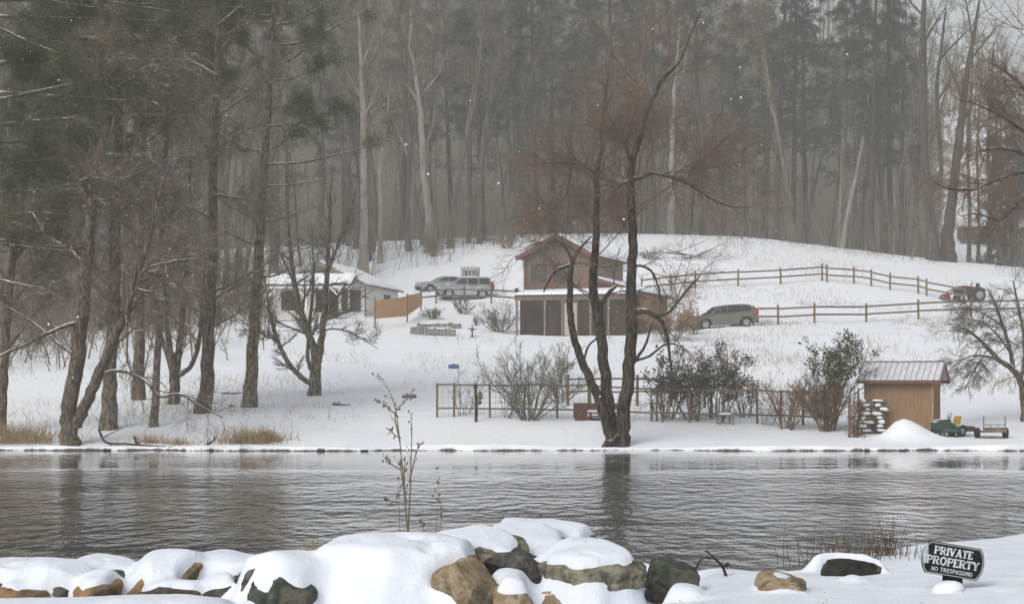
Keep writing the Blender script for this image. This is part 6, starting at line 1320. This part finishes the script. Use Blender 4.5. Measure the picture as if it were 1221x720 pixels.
# strokes: (points, thickness factor); unit cap height
GL = {
 'P': (.66, [([(.16, 0), (.16, 1)], 1.25), ([(.16, .94), (.36, .94)] + arc(.36, .70, .22, .24, 90, -90) + [(.16, .46)], .8)], [(.16, 0), (.10, 1)]),
 'R': (.74, [([(.16, 0), (.16, 1)], 1.25), ([(.16, .94), (.36, .94)] + arc(.36, .72, .22, .22, 90, -90) + [(.16, .50)], .8), ([(.38, .5), (.60, 0)], 1.1)], [(.16, 0), (.10, 1), (.64, 0)]),
 'I': (.32, [([(.16, 0), (.16, 1)], 1.3)], [(.16, 0), (.16, 1)]),
 'V': (.72, [([(.12, 1), (.36, 0)], 1.25), ([(.60, 1), (.36, 0)], .75)], [(.12, 1), (.60, 1)]),
 'A': (.72, [([(.12, 0), (.36, 1)], .75), ([(.60, 0), (.36, 1)], 1.25), ([(.2, .33), (.52, .33)], .6)], [(.12, 0), (.60, 0)]),
 'T': (.66, [([(.33, 0), (.33, 1)], 1.25), ([(.04, .94), (.62, .94)], .8), ([(.06, .72), (.06, .98)], .6), ([(.60, .72), (.60, .98)], .6)], [(.33, 0)]),
 'E': (.60, [([(.16, 0), (.16, 1)], 1.25), ([(.1, .94), (.52, .94)], .75), ([(.16, .5), (.42, .5)], .6), ([(.1, .06), (.54, .06)], .75), ([(.50, .75), (.50, .98)], .6), ([(.53, .02), (.53, .26)], .6)], [(.14, 0), (.10, 1)]),
 'O': (.76, [(arc(.38, .5, .27, .44, 0, 360, 20), 1.15)], []),
 'Y': (.70, [([(.10, 1), (.35, .48)], 1.15), ([(.60, 1), (.35, .48)], .8), ([(.35, 0), (.35, .5)], 1.25)], [(.10, 1), (.60, 1), (.35, 0)]),
 'N': (.66, [([(.12, 0), (.12, 1)], 1), ([(.12, 1), (.54, 0)], 1), ([(.54, 0), (.54, 1)], 1)], []),
 'S': (.58, [(arc(.29, .73, .2, .21, 20, 270, 10) + arc(.29, .28, .21, .23, 90, -160, 10), 1)], []),
 'G': (.66, [(arc(.34, .5, .25, .44, 40, 320, 14) + [(.56, .24), (.56, .46), (.38, .46)], 1)], []), ' ': (.40, [], []),
}
dep = [0.0]
def text(geo, s, cx, cz, hgt, width, th, serif):
    adv = [GL[c][0] for c in s]; tot = sum(adv); kx = width / tot; x = cx - width / 2
    for c, a in zip(s, adv):
        strokes, ser = GL[c][1], GL[c][2] if serif else []
        if not serif: strokes = [(p, .9) for p, _ in strokes if not (len(p) == 2 and abs(p[0][0] - p[1][0]) < .01 and abs(p[0][1] - p[1][1]) < .3)]
        allst = [(p, th * f) for p, f in strokes] + [([(sx - .14, sz + (.045 if sz < .5 else -.045)), (sx + .14, sz + (.045 if sz < .5 else -.045))], th * .62) for sx, sz in ser]
        for p, t_ in allst:
            for i in range(len(p) - 1):
                a0 = np.array([x + p[i][0] * kx, cz + (p[i][1] - .5) * hgt]); a1 = np.array([x + p[i + 1][0] * kx, cz + (p[i + 1][1] - .5) * hgt]); d = a1 - a0; L = np.linalg.norm(d)
                if L < 1e-6: continue
                d /= L; nn = np.array([-d[1], d[0]]) * t_ * hgt / 2; e = d * (t_ * hgt * .18 if len(p) > 2 else 0)
                dep[0] = (dep[0] + .00013) % .0016; y0 = -.0150 - dep[0]
                geo.prism([rot(*(a0 - e + nn)), rot(*(a0 - e - nn)), rot(*(a1 + e - nn)), rot(*(a1 + e + nn))], y0, -.0118)
        x += a * kx
g = Geo(); text(g, 'PRIVATE', -.004, .060, .058, .285, .19, True); text(g, 'PROPERTY', 0, -.014, .060, .385, .19, True); text(g, 'NO TRESPASSING', .004, -.078, .030, .300, .17, False)
g.build('lettering', LETTER, sign)
Geo().prism([(-.070, -.15), (.074, -.15), (.074, oz - .07), (-.070, oz - .07)], .013, .035).build('stake', M['black'], sign)
# frost blown onto the sign's left end
v, f = ico(3); vv = v * np.array([.019, .006, .08]) * (1 + .3 * noise3(v * 3, 1.4, 8))[:, None]; P = vv + np.array([0, -.0135, 0]); xy = np.array([rot(-.203 + a, .012 + b) for a, b in P[:, [0, 2]]]); P[:, 0] = xy[:, 0]; P[:, 2] = xy[:, 1]
Geo().add(P, tris=f).build('frost', mat('frost', (.30, .32, .35), .8, .2, color2=(.46, .48, .52), scale=40), sign, True)
# snow heaped at the foot of the sign
v, f = ico(4); vv = v * np.array([.115, .10, .085]); vv = vv * (1 + .12 * noise3(v * 2, 1.5, 77))[:, None]
q = bp_(1131, SY - .07, .005); tag(Geo().add(vv, tris=f).build('snow_heap', M['snow_near'], loc=tuple(q), smooth_=True), 'small heap of snow against the stake of the black sign', 'snow heap')

# ------------------------------------------------------------------ plants of the near bank
def weed(name, label, Y, stems, m, seed, cat='weed', heads=True, r0=.006, n=7):
    rg = np.random.default_rng(seed); b0 = at(stems[0][0][0], stems[0][0][1], Y); t = thing(name, label, cat, b0); g = Geo(); hd = []
    for s in stems:
        P = catmull(np.array([at(x, y, Y + d) - b0 for x, y, d in s]), 16); rr_ = r0 * (s[0][3] if len(s[0]) > 3 else 1) if False else r0
        R = np.linspace(rr_, rr_ * .4, 16); g.tubes(P, R, 5); a = spawn(P[None], R[None], n, rg, .3, 1., (.4, .9), .16, .6, .04, .4); A, AR = grow(*a, 5, rg, .25, .05); g.tubes(A, np.maximum(AR, .0016), 4)
        for e in np.concatenate([A[:, -1], A[rg.random(len(A)) < .5][:, 2], P[-1:]]): hd.append((e, rg.uniform(.0045, .0095), rg.uniform(.9, 1.9)))
    g.build('stems', m, t)
    if heads:
        for e, r_, sz in hd: Geo().ball(e, r_, 1, (1, 1, sz)).build('seed_head', M['old_wood'], t)
    return t
st = [[(487, 642, 0), (483, 600, 0), (480, 560, .02), (477, 530, .04), (473, 495, .05), (466, 470, .08), (456, 452, .1)],
      [(486, 640, 0), (489, 590, .05), (490, 550, .06), (491, 520, .08), (491, 493, .1)],
      [(485, 600, 0), (480, 575, -.02), (477, 548, -.03)], [(484, 610, .01), (482, 580, .02), (483, 545, .02)],
      [(477, 527, .04), (471, 494, .03), (482, 480, 0), (494, 464, 0)], [(478, 560, .02), (465, 552, 0), (458, 545, 0)], [(475, 497, .05), (465, 488, .05), (452, 478, .05)], [(478, 522, .04), (470, 518, .06), (466, 512, .06)], [(484, 600, 0), (475, 598, 0), (460, 594, 0)], [(488, 575, .04), (495, 545, .05), (500, 530, .05)]]
weed('weed_stalk', 'tall dead weed with dried seed heads rising before the pond', 15.2, st, M['twig_brown'], 501, r0=.0065)
weed('weed_stalk', 'faint thin weed right of the tall dead one', 15.6, [[(520, 640, 0), (522, 600, 0), (524, 570, 0)], [(523, 640, 0), (527, 610, 0), (524, 590, 0)], [(510, 641, 0), (505, 630, 0), (503, 622, 0)]], M['twig_brown'], 502, r0=.0028, n=6)
weed('weed_stalk', 'slender stalk just left of the tall dead weed', 15.3, [[(477, 646, 0), (476, 600, 0), (475, 570, 0)]], M['twig_brown'], 503, r0=.003, n=4)
# dead twig between the boulders
weed('dead_twig', 'crooked black twig standing out of the snow before the water', 15.0, [[(867, 690, 0), (862, 676, 0), (855, 668, 0), (845, 659, .02), (840, 656, .03)], [(847, 664, 0), (838, 664, -.03), (832, 673, -.06), (828, 682, -.08)], [(861, 676, 0), (868, 671, .03), (866, 676, .05)]], M['bark_willow'], 504, cat='twig', heads=False, r0=.014, n=4)
M['reed_dark'] = mat('reed_dark', (.05, .04, .028), .9, .1, color2=(.11, .085, .055), scale=9)
def reed(label, px, Y, h, w, n, seed, m, lean=.12):
    x = xat(px, Y); q = np.array([x, Y, max(float(bank_z(x, Y)), .9)])
    return tuft(label, q, h, w, n, seed, m, 'reed_clump', lean, .0042, 'reeds', curl=.06)
reed('sparse upright brown reeds on the snow cornice above the dark hollow', 1020, 16.3, .32, .68, 150, 601, M['reed_dark'], .20)
reed('taller tight bunch of dark reeds at the right of the sparse ones', 1057, 16.5, .40, .14, 46, 602, M['reed_dark'], .14)
t_ = weed('weed_stalk', 'single slanting stalk left of the reeds on the cornice', 16.0, [[(978, 656, 0), (968, 642, 0), (958, 628, 0)]], M['twig_brown'], 505, r0=.003, n=3, heads=False)
q = np.array([xat(392, 15.4), 15.4, 1.18]); tuft('matted tan grass drooping over the water behind the white dome', q, .26, .42, 260, 603, M['grass_dry'], 'grass_clump', .9, .0035, curl=.35)
q = np.array([xat(318, 14.9), 14.9, 1.15]); tuft('small tan tuft behind the left shoulder of the boulder pile', q, .17, .18, 70, 604, M['grass_dry'], 'grass_clump', .7, .0045, curl=.25)
q = bp_(1152, 13.8, .0); tuft('tiny green sprig in the snow at the right foot of the sign', q, .06, .14, 40, 605, M['leaf_evergreen'], 'sprig', 1.1, .003, 'sprig')
q = bp_(1092, 13.2, .0); tuft('few dry blades in the snow left of the sign at the lower edge', q, .07, .14, 26, 606, M['twig_brown'], 'sprig', .9, .003, 'sprig')
q = bp_(1195, 15.0, .0); tuft('faint stubble in the snow right of the sign', q, .08, .4, 40, 607, M['grass_dry'], 'grass_clump', .5, .002)

# small stones along the far waterline
SHORE_M = mat('shore_stone', (.03, .028, .026), .8, .2, color2=(.08, .075, .07), scale=9, snow=(.8, .2, 5))
rgs = np.random.default_rng(17)
for i_ in range(7):
    x_ = rgs.uniform(-22, 21); y_ = float(shore(x_)) + rgs.uniform(-.12, .12); s_ = np.array([rgs.uniform(.08, .22), rgs.uniform(.08, .16), rgs.uniform(.04, .08)])
    v, f = ico(2); vv = v * s_ * (1 + .25 * noise3(v * 1.7, 1.5, i_))[:, None]
    tag(Geo().add(vv, tris=f).build('shore_stone', SHORE_M, loc=(x_, y_, .03), smooth_=True), 'small dark stone at the far waterline of the pond', 'stone', 'stones along the far waterline')

# ------------------------------------------------------------------ falling snow and the air
rgn = np.random.default_rng(88); g = Geo(); N = 420; Y = rgn.uniform(6, 120, N) ; px = rgn.uniform(-40, 1260, N); py = rgn.uniform(-30, 560, N)
v, f = ico(1)
for i in range(N):
    p = at(px[i], py[i], Y[i])
    if p[2] < 1.3 or p[2] < gz(p[0], max(p[1], 71)) * (p[1] > 70): continue
    g.add(v * rgn.uniform(.45, 1.0) * (.0045 + .00022 * Y[i]) + p, tris=f)
tag(g.build('falling_snow', M['snow']), 'scattered snowflakes falling through the air', 'snow', kind='stuff')
hz = Geo().box(-195, 195, -16, 505, -2.0, 150)
m = bpy.data.materials.new('haze'); m.use_nodes = True; n = m.node_tree.nodes; l = m.node_tree.links; n.remove(n['Principled BSDF'])
vol = n.new('ShaderNodeVolumePrincipled'); vol.inputs['Color'].default_value = (.96, .95, .92, 1); vol.inputs['Density'].default_value = HAZE_DENSITY; vol.inputs['Anisotropy'].default_value = .2
l.new(vol.outputs[0], n['Material Output'].inputs['Volume'])
tag(hz.build('haze', m), 'thin snowy air between the pond and the wood', 'haze', kind='stuff')
